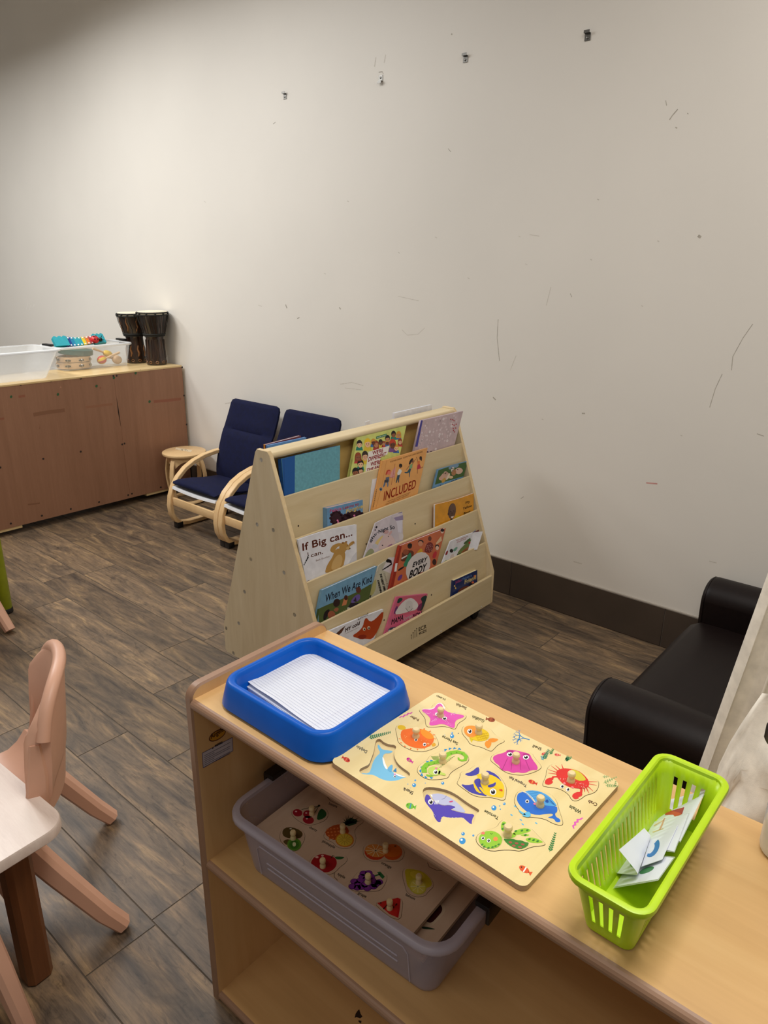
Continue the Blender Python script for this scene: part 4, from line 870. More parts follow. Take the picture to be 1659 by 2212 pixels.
def a1(mb, sh):
    PG(mb, sh, k4, [128,908,325,858,322,1430,168,1500], (22,82,150), 1); stroke(mb, sh, [k4(163, 900), k4(172, 1470)], .0012, C(16, 60, 118), 2)
book('blue and teal cloth-bound book, leftmost on the top row of the book display', 0, (608, 991), (734.7, 962), (733.9, 1037), (615, 1073), .022, 'cloth_teal', 'cloth_blue', a1, tilt=.25, off=.018)
def a2(mb, sh):
    PG(mb, sh, k5, [578,688,1046,545,1002,742,850,805,815,1085,505,1165], (232,226,220), 2)
    for t, p0, p1, p2 in (("WE'RE", (668,752), (905,690), (672,672)), ('DIFFERENT', (568,905), (960,780), (590,808)), ("WE'RE", (618,1005), (850,945), (632,920)), ('THE SAME', (530,1118), (905,1010), (545,1065))): TX(mb, sh, k5, t, p0, p1, p2, (176,34,50), 4, .0007)
    sk = [(236,190,150),(150,92,62),(104,62,44),(226,176,140),(196,138,100)]; hr = [(54,44,38),(30,22,22),(150,70,40),(20,18,22),(214,150,50)]
    for i, (x, y, rx, ry, lo) in enumerate(((375,520,52,70,0),(690,470,44,58,0),(750,520,46,66,1),(850,480,38,56,0),(1005,400,44,66,0),(1140,300,42,62,0),(1255,300,42,58,1),(345,800,56,76,1),(500,790,56,90,0),(290,1150,62,80,0),(405,1110,44,60,1),(1200,600,44,60,0),(1285,460,38,56,1),(560,500,60,84,0),(1120,520,60,90,0),(400,960,56,76,0),(1000,480,34,48,0),(920,500,30,44,0))):
        PG(mb, sh, k5, [x-rx*1.2, y+ry*.7, x+rx*1.2, y+ry*.7, x+rx*1.6, y+ry*1.9, x-rx*1.6, y+ry*1.9], [(40,130,110),(60,110,170),(190,60,60),(220,190,60),(120,80,140)][i % 5], 1 if y > 650 else 1)
        face(mb, sh, k5, x, y, rx, ry, sk[(i*2+(i//3)) % 5], hr[(i*3+1) % 5] if i not in (13, 14) else ((236,196,40) if i == 13 else (196,64,40)), 5, 0, True, lo)
    PG(mb, sh, k5, [750,345,985,275,980,330,755,395], (40,120,80), 8); TX(mb, sh, k5, 'SESAME STREET', (765,382), (972,322), (764,358), (240,240,230), 9)
    TX(mb, sh, k5, 'DIFFERENT SAME', (152,1240), (216,850), (132,1235), (90,90,60), 3)
book('lime green picture book crowded with children\'s faces around a white title panel', 0, (771.8, 944.7), (877.9, 919.2), (855, 1022), (755, 1031), .016, 'cover_lime', None, a2, tilt=.25, off=.018)
def a3(mb, sh):
    r = random.Random(6)
    for i in range(90):
        x, y = r.uniform(0, 1), r.uniform(0, 1); px = 410+x*(630-140*y)-120*y, 370-150*x*(1-y*.2)+y*480; q = (px[0], px[1])
        if y > .05: EL(mb, sh, k8, q[0], q[1], 9+r.random()*5, 14+r.random()*6, [(216,198,202),(224,208,212),(210,184,188)][i % 3], 1, 20)
    for x, y in ((738,340),(515,548),(675,590),(870,455),(800,695),(612,830)): EL(mb, sh, k8, x, y, 15, 22, (240,232,236), 2, 20); EL(mb, sh, k8, x, y, 6, 9, (206,176,180), 3, 20)
    for x, y in ((858,345),(890,352),(910,368),(888,432),(910,442),(945,425),(938,487),(897,493),(902,527),(920,550)): EL(mb, sh, k8, x, y, 9, 12, (176,40,58), 3)
    for x, y in ((480,875),(535,872)): EL(mb, sh, k8, x, y, 12, 10, (60,40,50), 3)
    PG(mb, sh, k8, [372,360,402,362,316,790,276,790], (72,66,150), 2)
book('lilac patterned book with white flowers, rightmost on the top row', 0, (910, 908.6), (1000.6, 887.9), (982, 960.1), (897.5, 964), .012, 'cover_lilac', 'cover_lilac', a3, tilt=.02)
# second row
def a4(mb, sh):
    c = k6; TX(mb, sh, c, 'INCLUDED', (425,1455), (1185,1150), (450,1235), (196,56,24), 3, .0006)
    TX(mb, sh, c, 'A BOOK FOR ALL CHILDREN ABOUT INCLUSION', (500,1500), (1060,1270), (503,1475), (120,70,30), 3); TX(mb, sh, c, 'DIVERSITY, DISABILITY, EQUALITY AND EMPATHY', (470,1560), (1030,1320), (473,1535), (120,70,30), 3)
    TX(mb, sh, c, 'BY JAYNEEN SANDERS   ILLUSTRATED BY CAMILA CARROSSINE', (590,545), (1360,300), (585,510), (110,66,30), 3)
    TX(mb, sh, c, 'INCLUDED', (190,1610), (270,1190), (165,1600), (60,44,30), 3)
    # four children
    PG(mb, sh, c, [480,900,560,880,560,1000,470,1010], (90,100,120), 2); PG(mb, sh, c, [450,960,530,950,535,1020,440,1020], (60,60,70), 3); EL(mb, sh, c, 545, 780, 55, 55, (226,120,100), 3); PG(mb, sh, c, [480,790,510,720,580,715,600,760,540,730,500,840,470,840], (196,70,50), 4, 1)
    PG(mb, sh, c, [440,1020,480,1010,460,1090,420,1140,410,1130], (90,110,140), 2); PG(mb, sh, c, [500,1010,540,1000,545,1080,530,1130,515,1120], (110,120,140), 2)
    PG(mb, sh, c, [640,720,720,640,690,910,570,910,600,800], (222,156,150), 1); stroke(mb, sh, [c(700, 570), c(610, 1080)], .0022, C(170, 90, 60), 2); stroke(mb, sh, [c(680, 800), c(685, 1000)], .0018, C(170, 90, 60), 2); stroke(mb, sh, [c(560, 910), c(680, 880)], .0016, C(170, 90, 60), 2)
    EL(mb, sh, c, 828, 620, 36, 50, (76,46,38), 3); PG(mb, sh, c, [795,600,830,566,872,590,870,650,850,640], (26,20,22), 4, 1); PG(mb, sh, c, [800,690,855,720,860,760,820,830,765,850,750,800], (226,224,220), 3, 0); PG(mb, sh, c, [755,850,820,830,800,920,795,1020,775,1020,775,930,735,1030,715,1030], (48,74,90), 3)
    EL(mb, sh, c, 1110, 500, 34, 48, (120,76,54), 3); PG(mb, sh, c, [1060,480,1110,435,1140,450,1090,520,1060,600,1020,580], (30,24,24), 4, 1); PG(mb, sh, c, [1060,600,1120,560,1110,680,1030,690], (130,170,120), 3); PG(mb, sh, c, [1040,690,1085,690,1060,780,1045,900,1035,890,1035,780,980,800,925,790,930,770,985,770], (44,84,100), 3); stroke(mb, sh, [c(1050, 610), c(970, 710)], .003, C(140, 86, 60), 3); stroke(mb, sh, [c(1110, 590), c(1190, 460)], .003, C(140, 86, 60), 3)
    EL(mb, sh, c, 1310, 440, 32, 46, (110,66,50), 3); PG(mb, sh, c, [1285,420,1320,385,1345,420,1335,520,1315,480], (30,22,24), 4, 1); PG(mb, sh, c, [1230,520,1290,500,1290,590,1240,600], (222,120,60), 3); PG(mb, sh, c, [1235,600,1290,580,1320,680,1220,710], (186,50,70), 4); stroke(mb, sh, [c(1245, 520), c(1210, 410)], .003, C(140, 86, 60), 3); stroke(mb, sh, [c(1240, 700), c(1232, 810)], .003, C(140, 86, 60), 3); stroke(mb, sh, [c(1310, 680), c(1365, 645)], .003, C(140, 86, 60), 3)
    EL(mb, sh, c, 360, 1180, 36, 42, (110,130,150), 3); EL(mb, sh, c, 360, 1185, 18, 20, (40,40,50), 4); PG(mb, sh, c, [1015,1410,1040,1370,1075,1352,1100,1375,1095,1400], (40,26,26), 3)
    stroke(mb, sh, [c(500, 490), c(385, 1100), c(225, 1700)], .0014, C(190, 120, 56), 1)
book('orange-tan picture book of four playing children, tall in the middle of the second row', 1, (827, 996), (923.8, 967.2), (901.2, 1070.3), (804.5, 1105.5), .013, 'cover_tan', 'cover_tan', a4, tilt=.14)
book('thin white-edged book peeping out behind the orange-tan picture book', 1, (804.5, 1035.5), (845, 1025), (840, 1098), (798, 1108), .004, 'cover_white', None, None, tilt=.13, off=.034, hard=False)
def a5(mb, sh):
    c = k9; TX(mb, sh, c, 'Felicia', (752,905), (905,868), (755,865), (226,120,170), 4, .0006); TX(mb, sh, c, 'Learns to', (925,862), (1135,805), (925,825), (214,96,120), 4, .0004); TX(mb, sh, c, 'Forgive', (965,915), (1185,842), (972,862), (240,214,140), 4, .0009)
    r = random.Random(3)
    for cx, cy, rx, ry in ((840,980,80,95),(1090,950,110,70),(975,980,50,50)):
        EL(mb, sh, c, cx, cy, rx, ry, (52,22,36), 2)
        for i in range(12): a = i*pi/6; EL(mb, sh, c, cx+rx*.95*math.cos(a), cy+ry*.95*math.sin(a), 20, 20, (52,22,36), 2)
    for x, y in ((858,1020),(1080,955)): EL(mb, sh, c, x-4, y-12, 13, 12, (230,130,176), 4); EL(mb, sh, c, x+4, y+12, 13, 12, (230,130,176), 4)
book('small blue board book with dark curly hair on its cover, in the second row', 1, (706.4, 1098.3), (783.7, 1079.6), (783.7, 1114.6), (707.2, 1136.6), .024, 'cover_sky', None, a5, tilt=.1, pages='cover_lilac', ins=.0015)
def a6(mb, sh):
    c = kA; PG(mb, sh, c, [300,395,520,320,700,260,960,200,970,300,900,540,215,740], (62,96,44), 1); PG(mb, sh, c, [530,320,700,255,800,250,760,330,640,340,560,390], (120,150,176), 2, 1)
    EL(mb, sh, c, 470, 480, 50, 60, (206,170,150), 3); PG(mb, sh, c, [330,560,420,450,540,440,560,540,480,640,330,640,300,590], (206,166,146), 3, 1); PG(mb, sh, c, [680,400,760,330,860,350,890,420,800,500,700,470], (212,176,158), 3, 1)
    PG(mb, sh, c, [600,360,640,310,680,330,650,420,600,440], (224,214,196), 4, 1); EL(mb, sh, c, 665, 450, 56, 76, (170,120,80), 4, 15); PG(mb, sh, c, [540,480,580,460,560,560,500,630,470,620], (222,206,184), 4, 1); PG(mb, sh, c, [370,640,450,560,480,620,430,690,380,700], (190,150,70), 4, 1); EL(mb, sh, c, 590, 560, 60, 34, (224,190,150), 3)
    for x, y in ((468,475),(758,378),(610,350),(645,355),(610,520)): EL(mb, sh, c, x, y, 12, 13, (40,30,28), 5)
    stroke(mb, sh, [c(340, 790), c(352, 740)], .0034, C(28, 34, 70), 4); stroke(mb, sh, [c(405, 770), c(440, 715)], .002, C(230, 236, 244), 4); stroke(mb, sh, [c(615, 690), c(630, 640)], .0034, C(28, 34, 70), 4); TX(mb, sh, c, 'ld f', (610,700), (730,650), (612,650), (28,34,70), 4, .0006)
book('small blue book with pale animals on green leaves, rightmost in the second row', 1, (945.5, 1014), (1008.2, 996.3), (1000.5, 1032.4), (935.5, 1056.9), .007, 'cover_sky', None, a6, tilt=.1)
# third row
def a7(mb, sh):
    c = kB; TX(mb, sh, c, 'If Big can...', (282,745), (1168,470), (272,618), (126,62,44), 3, .0009); TX(mb, sh, c, 'can.', (428,860), (640,795), (428,790), (130,84,66), 3, .0004); TX(mb, sh, c, 'I', (372,820), (384,818), (366,775), (130,84,66), 3, .0003)
    TX(mb, sh, c, 'Beth Shoshan', (520,935), (760,855), (518,905), (140,110,100), 3)
    B = (184,142,76); L = (206,170,110); D = (150,104,48)
    PG(mb, sh, c, [680,1165,690,1070,740,960,800,880,835,800,850,740,930,690,1040,760,1045,860,1025,940,1010,1030], B, 2, 2); PG(mb, sh, c, [790,1100,800,980,860,860,940,800,1000,860,980,980,940,1060], L, 3, 2)
    PG(mb, sh, c, [765,740,800,660,870,620,960,600,1000,640,930,660,890,690,860,740,850,790,800,770], B, 3, 2); PG(mb, sh, c, [925,690,960,620,1010,585,1070,600,1100,650,1140,690,1110,730,1060,720,1030,790,960,760], B, 4, 2); PG(mb, sh, c, [1050,690,1100,660,1140,690,1120,728,1070,725], L, 5, 2); EL(mb, sh, c, 1124, 704, 12, 10, (50,26,30), 6); EL(mb, sh, c, 1078, 652, 6, 6, (40,26,20), 6)
    EL(mb, sh, c, 1000, 605, 24, 18, D, 5); EL(mb, sh, c, 1060, 585, 20, 14, D, 3); PG(mb, sh, c, [1095,640,1140,590,1185,568,1212,585,1195,620,1150,650,1120,672], B, 3, 1)
    for i in range(4): stroke(mb, sh, [c(1165+i*12, 600+i*8), c(1190+i*9, 570+i*14)], .0014, C(*D), 5)
    PG(mb, sh, c, [886,695,930,665,938,680,905,702], (226,226,232), 5)
    for a, b in (((310,1000),(300,985)),((318,975),(330,940)),((335,935),(345,910)),((345,930),(360,895)),((360,890),(372,850)),((350,900),(385,860)),((368,860),(384,820))): stroke(mb, sh, [c(*a), c(*b)], .004, C(24, 22, 26), 4)
    stroke(mb, sh, [c(360, 1295), c(385, 1275), c(410, 1282)], .002, C(110, 70, 60), 3)
    PG(mb, sh, c, [1095,985,1180,840,1250,760,1250,940], (206,206,214), 1, 0)
book('white picture book with a brown bear shading its eyes, leftmost in the third row', 2, (643.5, 1165.7), (770.2, 1133), (770.7, 1213.3), (661.8, 1259), .007, 'cover_white', None, a7, tilt=.13, hard=False, bow=.007)
def a8(mb, sh):
    c = kC; PG(mb, sh, c, [800,390,1010,330,1015,430,850,450], (150,136,170), 2); PG(mb, sh, c, [740,370,790,365,850,440,885,540,890,650,920,760,940,900,870,960,700,600], (196,188,196), 3, 1); PG(mb, sh, c, [850,460,1000,430,975,720,900,700,885,540], (214,210,222), 2)
    PG(mb, sh, c, [470,1110,500,960,560,830,640,720,760,770,850,880,800,1000], (214,190,190), 3, 2); EL(mb, sh, c, 640, 690, 60, 46, (200,160,160), 4); EL(mb, sh, c, 735, 715, 26, 56, (206,168,168), 4, 35); PG(mb, sh, c, [640,1055,700,980,780,940,770,1010], (160,116,150), 4, 1); PG(mb, sh, c, [400,930,480,840,560,770,590,780,500,900,450,1000,420,1010], (222,196,130), 2, 2); EL(mb, sh, c, 400, 1000, 60, 50, (196,196,204), 3); PG(mb, sh, c, [160,1260,240,1100,330,1040,400,1130,300,1190], (150,156,120), 2, 1); EL(mb, sh, c, 563, 985, 16, 12, (40,26,40), 6); EL(mb, sh, c, 690, 790, 10, 8, (60,40,50), 6); EL(mb, sh, c, 960, 790, 60, 80, (206,200,204), 2)
    TX(mb, sh, c, 'Night', (480,725), (690,640), (475,655), (46,58,74), 6, .0005); TX(mb, sh, c, 'So', (728,640), (830,625), (722,560), (46,58,74), 6, .0005); TX(mb, sh, c, 'ght-', (300,920), (470,705), (262,880), (46,58,74), 6, .0003)
    EL(mb, sh, c, 432, 590, 18, 26, (30,24,34), 6, 30); EL(mb, sh, c, 405, 650, 14, 14, (60,30,60), 6)
    PG(mb, sh, c, [905,280,985,255,992,265,915,290], (110,100,130), 6)
book('mauve paperback with a sleepy animal\'s face, middle of the third row', 2, (811, 1130), (869.5, 1105.4), (870.5, 1164.5), (785, 1206.8), .005, 'cover_mauve', None, a8, tilt=.13, hard=False, bow=.004)
def a9(mb, sh):
    c = kA; TX(mb, sh, c, 'My', (950,1200), (1050,1165), (953,1145), (50,32,16), 3, .0005); TX(mb, sh, c, 'Yellow', (880,1340), (1098,1262), (885,1285), (50,32,16), 3, .0005); TX(mb, sh, c, 'Book', (905,1450), (1062,1400), (910,1400), (50,32,16), 3, .0005)
    PG(mb, sh, c, [640,1600,720,1490,800,1470,830,1530], (206,180,30), 2, 1); EL(mb, sh, c, 622, 1370, 92, 190, (92,66,54), 3, 8); PG(mb, sh, c, [560,1610,590,1560,660,1550,690,1580,650,1640], (70,46,40), 2, 1); EL(mb, sh, c, 640, 1290, 66, 100, (104,78,66), 4, 8); EL(mb, sh, c, 535, 1440, 16, 34, (84,56,46), 3)
    for x, y in ((590,1385),(660,1365)): EL(mb, sh, c, x, y, 14, 9, (30,20,20), 5)
    EL(mb, sh, c, 625, 1430, 20, 16, (74,50,42), 5); PG(mb, sh, c, [590,1500,640,1495,665,1480,650,1530,610,1545], (226,206,196), 5, 1); EL(mb, sh, c, 545, 1175, 6, 8, (110,60,20), 3)
sh9, r9 = book('yellow book with a smiling child\'s face, rightmost in the third row', 2, (940, 1089.9), (1023.6, 1065.2), (1022.5, 1105), (939.4, 1140), .010, 'cover_yellow', None, a9, tilt=.13, hard=False, bow=-.004)
# fourth row
def aA(mb, sh):
    c = kD; PG(mb, sh, c, [415,1625,560,1560,760,1480,1000,1370,1250,1230,1205,1480,420,1860], (78,92,48), 1); TX(mb, sh, c, 'When We Are Kind', (520,1525), (1245,1200), (530,1405), (42,44,62), 3, .0004)
    EL(mb, sh, c, 700, 1530, 52, 66, (50,32,30), 3, 20); PG(mb, sh, c, [820,1440,860,1410,880,1440,850,1560,780,1580], (190,120,80), 3); EL(mb, sh, c, 845, 1450, 30, 40, (70,40,30), 4); EL(mb, sh, c, 1040, 1330, 40, 50, (96,54,44), 3); PG(mb, sh, c, [940,1470,1010,1400,1070,1400,1060,1490,940,1540,920,1520], (104,84,150), 3, 1); PG(mb, sh, c, [870,1610,920,1530,1040,1530,1040,1560,930,1600], (40,30,44), 4); PG(mb, sh, c, [960,1500,1000,1440,1010,1520], (52,36,60), 5)
    PG(mb, sh, c, [490,1800,500,1690,560,1630,600,1640,560,1740,520,1800], (30,22,26), 3, 1); EL(mb, sh, c, 620, 1720, 60, 66, (150,86,60), 4); PG(mb, sh, c, [640,1640,700,1600,740,1620,700,1680], (150,90,66), 3, 1); EL(mb, sh, c, 886, 1618, 26, 18, (200,196,180), 5)
    for i in range(14): EL(mb, sh, c, 720+i*9, 1700-i*6+(i % 3)*10, 4, 4, (170,170,110), 4)
    PG(mb, sh, c, [400,1625,428,1628,400,1830,365,1840], (64,80,40), 2)
book('light blue picture book of children sitting on grass, leftmost in the fourth row', 3, (695.8, 1275), (815.1, 1222.4), (796.4, 1289.6), (682.5, 1342), .013, 'cover_steel', 'cover_steel', aA, tilt=.13)
def aB(mb, sh):
    c = kC; ink = (50,48,44)
    TX(mb, sh, c, 'THE GREAT SPIRIT', (500,1600), (600,1995), (545,1600), ink, 3, .0008); TX(mb, sh, c, 'AWAKENING', (448,1740), (520,2040), (490,1735), ink, 3, .0008); TX(mb, sh, c, 'DAVID & JAN', (585,1590), (690,1960), (620,1590), (130,122,104), 3)
    PG(mb, sh, c, [690,1250,880,1240,800,1620,560,1520], (214,208,210), 1); PG(mb, sh, c, [280,2130,330,1860,420,1700,440,1800,400,2000], (176,170,110), 1, 1)
    stroke(mb, sh, [c(660, 1310), c(700, 1320), c(745, 1340), c(760, 1390), c(690, 1440), c(560, 1520)], [.012, .014, .012, .008, .006, .004], C(20, 20, 24), 4); EL(mb, sh, c, 680, 1325, 40, 34, (20,20,24), 4)
    PG(mb, sh, c, [280,2110,300,2060,320,2070,305,2130], (60,56,48), 3)
book('worn beige paperback with sideways black lettering, left of the rust-red book', 3, (818, 1222), (857, 1204), (846, 1270), (797, 1292.5), .004, 'cover_beige', None, aB, tilt=.13, off=.034, hard=False, bow=.006)
def aC(mb, sh):
    c = kE; EL(mb, sh, c, 505, 725, 165, 240, (214,206,204), 4, 28)
    TX(mb, sh, c, 'EVERY', (420,728), (625,640), (440,655), (30,26,28), 6, .0012); TX(mb, sh, c, 'BODY', (368,895), (610,775), (395,780), (30,26,28), 6, .0016)
    br = (104,54,36); PG(mb, sh, c, [265,500,330,470,440,480,440,560,360,640,240,640,260,590], br, 2, 1); PG(mb, sh, c, [365,520,405,505,400,640,380,720,270,720,330,600], (50,130,96), 3, 1); EL(mb, sh, c, 380, 410, 34, 40, (60,34,26), 3); EL(mb, sh, c, 385, 395, 30, 26, (30,20,20), 4); PG(mb, sh, c, [255,590,340,545,345,560,260,610], (226,220,216), 4); EL(mb, sh, c, 320, 500, 44, 40, (150,80,54), 3)
    PG(mb, sh, c, [205,760,290,710,300,730,210,790], (36,26,26), 3, 1); PG(mb, sh, c, [190,930,220,850,280,830,250,920], (110,60,130), 2, 1)
    EL(mb, sh, c, 540, 375, 36, 40, (206,140,110), 3); EL(mb, sh, c, 545, 350, 42, 30, (36,26,28), 2); PG(mb, sh, c, [490,500,560,430,580,520,500,550,470,545], (210,160,50), 3, 1); EL(mb, sh, c, 680, 300, 26, 36, (110,60,46), 3); PG(mb, sh, c, [600,470,640,360,710,350,740,420,690,520,600,500], (120,44,44), 3, 1)
    for i in range(16): EL(mb, sh, c, 620+(i*37) % 100, 390+(i*53) % 100, 4, 5, (226,190,180), 4)
    PG(mb, sh, c, [770,370,850,260,860,330,780,390], (222,190,150), 2); EL(mb, sh, c, 865, 190, 24, 32, (226,196,176), 3); EL(mb, sh, c, 868, 175, 28, 24, (30,24,26), 4); EL(mb, sh, c, 790, 440, 24, 32, (226,190,170), 4); EL(mb, sh, c, 788, 420, 30, 32, (34,26,28), 3); PG(mb, sh, c, [730,520,770,480,790,520,760,600,715,590], (190,50,60), 3, 1); EL(mb, sh, c, 748, 650, 30, 46, (60,34,28), 3); PG(mb, sh, c, [490,860,540,800,640,790,600,830], (150,54,40), 5, 1)
    PG(mb, sh, c, [232,405,262,415,130,1040,85,1045], (150,44,30), 2); PG(mb, sh, c, [165,670,198,665,182,790,148,795], (230,226,224), 4)
book('rust-red picture book crowded with people around a white oval, in the fourth row', 3, (864.3, 1179), (963.1, 1141), (941.4, 1224.2), (843, 1271), .014, 'cover_rust', 'cover_red', aC, tilt=.13)
def aD(mb, sh):
    c = kE; TX(mb, sh, c, 'What vegetables are', (1075,340), (1252,270), (1072,322), (170,50,60), 3); TX(mb, sh, c, 'they growing?', (1085,365), (1225,305), (1082,346), (170,50,60), 3)
    PG(mb, sh, c, [1080,560,1110,480,1200,390,1300,300,1330,310,1320,360,1260,470,1180,540], (110,130,70), 2, 1); PG(mb, sh, c, [1130,520,1230,430,1290,420,1200,510], (150,90,50), 3, 1); PG(mb, sh, c, [1330,335,1370,310,1420,310,1400,325,1350,335], (176,40,40), 3, 1); EL(mb, sh, c, 1272, 362, 16, 18, (190,40,40), 4); PG(mb, sh, c, [1180,370,1260,300,1290,290,1280,330,1200,390], (70,100,50), 3, 1); EL(mb, sh, c, 1003, 482, 26, 28, (40,34,32), 3); PG(mb, sh, c, [1020,470,1080,420,1100,440,1050,500], (120,170,150), 2, 1); PG(mb, sh, c, [905,550,930,480,955,480,940,540], (150,40,44), 3, 1); PG(mb, sh, c, [985,560,1020,520,1050,540,1020,610,980,600], (214,200,196), 3, 1); PG(mb, sh, c, [875,665,920,620,960,630,930,670], (130,160,50), 3, 1); PG(mb, sh, c, [1200,470,1290,470,1240,520], (60,80,50), 3)
    for x, y in ((1100,540),(1130,530),(1110,560),(1260,480),(1280,460)): EL(mb, sh, c, x, y, 16, 12, (50,60,44), 4)
shD, rD = book('white vegetable picture book with splayed pages, rightmost in the fourth row', 3, (973.2, 1169.2), (1022.4, 1150.5), (1010, 1190), (954.4, 1218.4), .006, 'cover_white', None, aD, tilt=.03, off=.013, hard=False, bow=.002)
for i, (h, m) in enumerate(((0.0, 'cover_white'), (-.008, 'cover_maroon'), (-.016, 'cover_blue'))):   # loose right-hand flaps that fan away from the spine
    mb = MB(); a = shD.at((1022.4, 1150.5)); b = shD.at((1010, 1190)); f = 0.052-i*.008; bend = (0.020, 0.004, -.010)[i]; rows = []
    for j in range(5):
        p = (a[0]+(b[0]-a[0])*j/4, a[1]+(b[1]-a[1])*j/4); rows.append([shD.w((p[0]+f*t/6, p[1]+.004*t/6*(1 if i else -1)), -.0006+h*.25*(1-t/6)+bend*(t/6)**1.4) for t in range(7)])
    mb.grid(rows, m, .0008); part(mb, 'loose_page', rD)
# bottom row
def aE(mb, sh):
    c = kD; PG(mb, sh, c, [690,2010,780,1930,840,1885,780,1990,740,2030], (92,56,40), 2); TX(mb, sh, c, 'MY cold', (830,1990), (1055,1870), (838,1930), (80,50,36), 4, .0008); TX(mb, sh, c, 'Limited', (1035,1800), (1190,1720), (1030,1755), (60,44,40), 4)
    PG(mb, sh, c, [930,2050,1040,1980,1110,1900,1130,1800,1165,1755,1220,1830,1300,1790,1435,1640,1420,1780,1330,1990,1250,2100,1150,2090,1060,2090], (176,66,24), 2, 1); PG(mb, sh, c, [1030,2050,1100,2020,1180,2040,1130,2100,1040,2092], (140,40,18), 3, 1)
    for x, y in ((1130,1940),(1200,1920)): EL(mb, sh, c, x, y, 22, 26, (226,206,180), 4); EL(mb, sh, c, x+4, y+4, 12, 14, (40,24,20), 5)
    stroke(mb, sh, [c(840, 2010), c(1050, 1910)], .001, C(140, 120, 110), 4)
book('white picture book with a big orange fox, in the bottom row behind the maple shelf', 4, (713.2, 1362.5), (828.3, 1316), (808.5, 1381), (694, 1432), .008, 'cover_white', None, aE, tilt=.06, off=.026, hard=False, bow=.003)
book('orange-covered book standing directly behind the white fox book', 4, (707, 1360), (815.8, 1306.5), (800, 1370), (694, 1426), .006, 'cover_orange', None, None, tilt=.06, off=.040)
def aF(mb, sh):
    c = kF; PG(mb, sh, c, [495,1275,600,1265,740,1252,850,1240,800,1400,780,1440,440,1560,460,1460], (206,98,120), 1); PG(mb, sh, c, [445,1480,520,1360,600,1290,670,1280,720,1330,735,1350,720,1420,640,1440,540,1470], (226,222,220), 3, 1); EL(mb, sh, c, 630, 1370, 44, 60, (214,210,208), 4); EL(mb, sh, c, 700, 1370, 36, 40, (232,228,226), 4); stroke(mb, sh, [c(585, 1400), c(620, 1445), c(660, 1420)], .0016, C(50, 40, 44), 5); stroke(mb, sh, [c(650, 1420), c(672, 1405)], .0016, C(50, 40, 44), 5); EL(mb, sh, c, 632, 1388, 5, 5, (40,30,30), 6)
    PG(mb, sh, c, [480,1350,500,1280,560,1285,530,1330], (40,70,64), 2, 1); PG(mb, sh, c, [760,1280,850,1240,820,1340,780,1440,740,1430,790,1340], (40,60,56), 2, 1); PG(mb, sh, c, [440,1480,470,1380,500,1380,470,1460], (110,56,110), 2, 1); PG(mb, sh, c, [735,1370,790,1330,770,1430,720,1440], (120,44,90), 2, 1)
    PG(mb, sh, c, [425,1520,780,1440,770,1490,500,1650,400,1640], (214,100,136), 4); TX(mb, sh, c, 'MAMA', (415,1600), (555,1540), (425,1535), (36,28,34), 6, .0008); TX(mb, sh, c, 'loves', (560,1560), (665,1520), (565,1500), (240,226,228), 6, .0003); TX(mb, sh, c, 'YOU', (668,1530), (775,1495), (672,1475), (36,28,34), 6, .0008)
    PG(mb, sh, c, [370,1700,385,1640,480,1620,470,1660,400,1710], (70,76,96), 5, 1); EL(mb, sh, c, 395, 1675, 16, 14, (226,222,220), 6); EL(mb, sh, c, 450, 1650, 18, 12, (226,222,220), 6)
book('pink picture book with a white mother animal hugging her young, middle of the bottom row', 4, (856.8, 1289.7), (923.7, 1282.4), (910, 1324), (831.5, 1367.4), .008, 'cover_pink', None, aF, tilt=.06, off=.026)
def aG(mb, sh):
    c = kE; TX(mb, sh, c, 'Julian', (1060,975), (1150,935), (1060,935), (196,90,150), 4, .0005); TX(mb, sh, c, 'Makes a', (1160,930), (1305,860), (1158,892), (120,160,220), 4, .0005); TX(mb, sh, c, 'Friend', (1200,980), (1368,900), (1202,920), (240,220,150), 4, .0009)
    PG(mb, sh, c, [1085,1120,1120,1060,1200,1010,1270,1000,1250,1050], (120,66,44), 2, 1); EL(mb, sh, c, 1300, 985, 40, 36, (40,36,50), 2); EL(mb, sh, c, 1322, 955, 20, 16, (220,110,70), 4); EL(mb, sh, c, 1352, 865, 18, 20, (226,120,60), 3)
    for x, y in ((1050,1010),(1065,1040)): EL(mb, sh, c, x, y, 10, 14, (226,190,110), 4)
book('thick navy board book with yellow lettering, alone at the right end of the bottom row', 4, (980, 1254.5), (1031, 1231.4), (1031, 1260.3), (976.5, 1289), .028, 'cover_navy', None, aG, tilt=.06, off=.026, pages='page_cream', ins=.0015)
# tops of the books standing on the far side
def farbook(lab, tl, tr, u, th, m, hgt=.12, sp=None):
    sh = Sheet(BK(0, u, 0), AX, (0, 0, 1)); a, b = sh.at(tl), sh.at(tr); zf = .80
    r = thing('picture_book', lab, 'book', sh.w(((a[0]+b[0])/2, zf)), GB)
    z1 = max(a[1], b[1]) if 0 else None
    mb = MB(); q = [(a[0], zf), (b[0], zf), b, a]
    mb.prism([sh.w(p, -.0022) for p in q], sh.n*.0022, m); mb.prism([sh.w(p, -th) for p in q], sh.n*.0022, m)
    mb.prism([sh.w(p, -th+.002) for p in ((a[0], zf), (a[0]+.003, zf), (a[0]+.003, a[1]), a)], sh.n*(th-.004), sp or m); part(mb, 'cover', r)
    mb = MB(); mb.prism([sh.w(p, -th+.0022) for p in shrink(q, .002)], sh.n*(th-.0044), 'paper'); part(mb, 'pages', r)
farbook('blue book peeping over the top left end of the book display from the far side', (578, 962.5), (661.5, 944.5), -.052, .010, 'cover_blue')
farbook('maroon book with a yellow spine end behind the blue one peeping over the display', (573, 961), (650, 941), -.064, .012, 'cover_maroon', sp='cover_yellow')
farbook('pale white book peeping over the top right end of the book display', (852, 892.5), (933, 874), -.052, .012, 'cover_white')
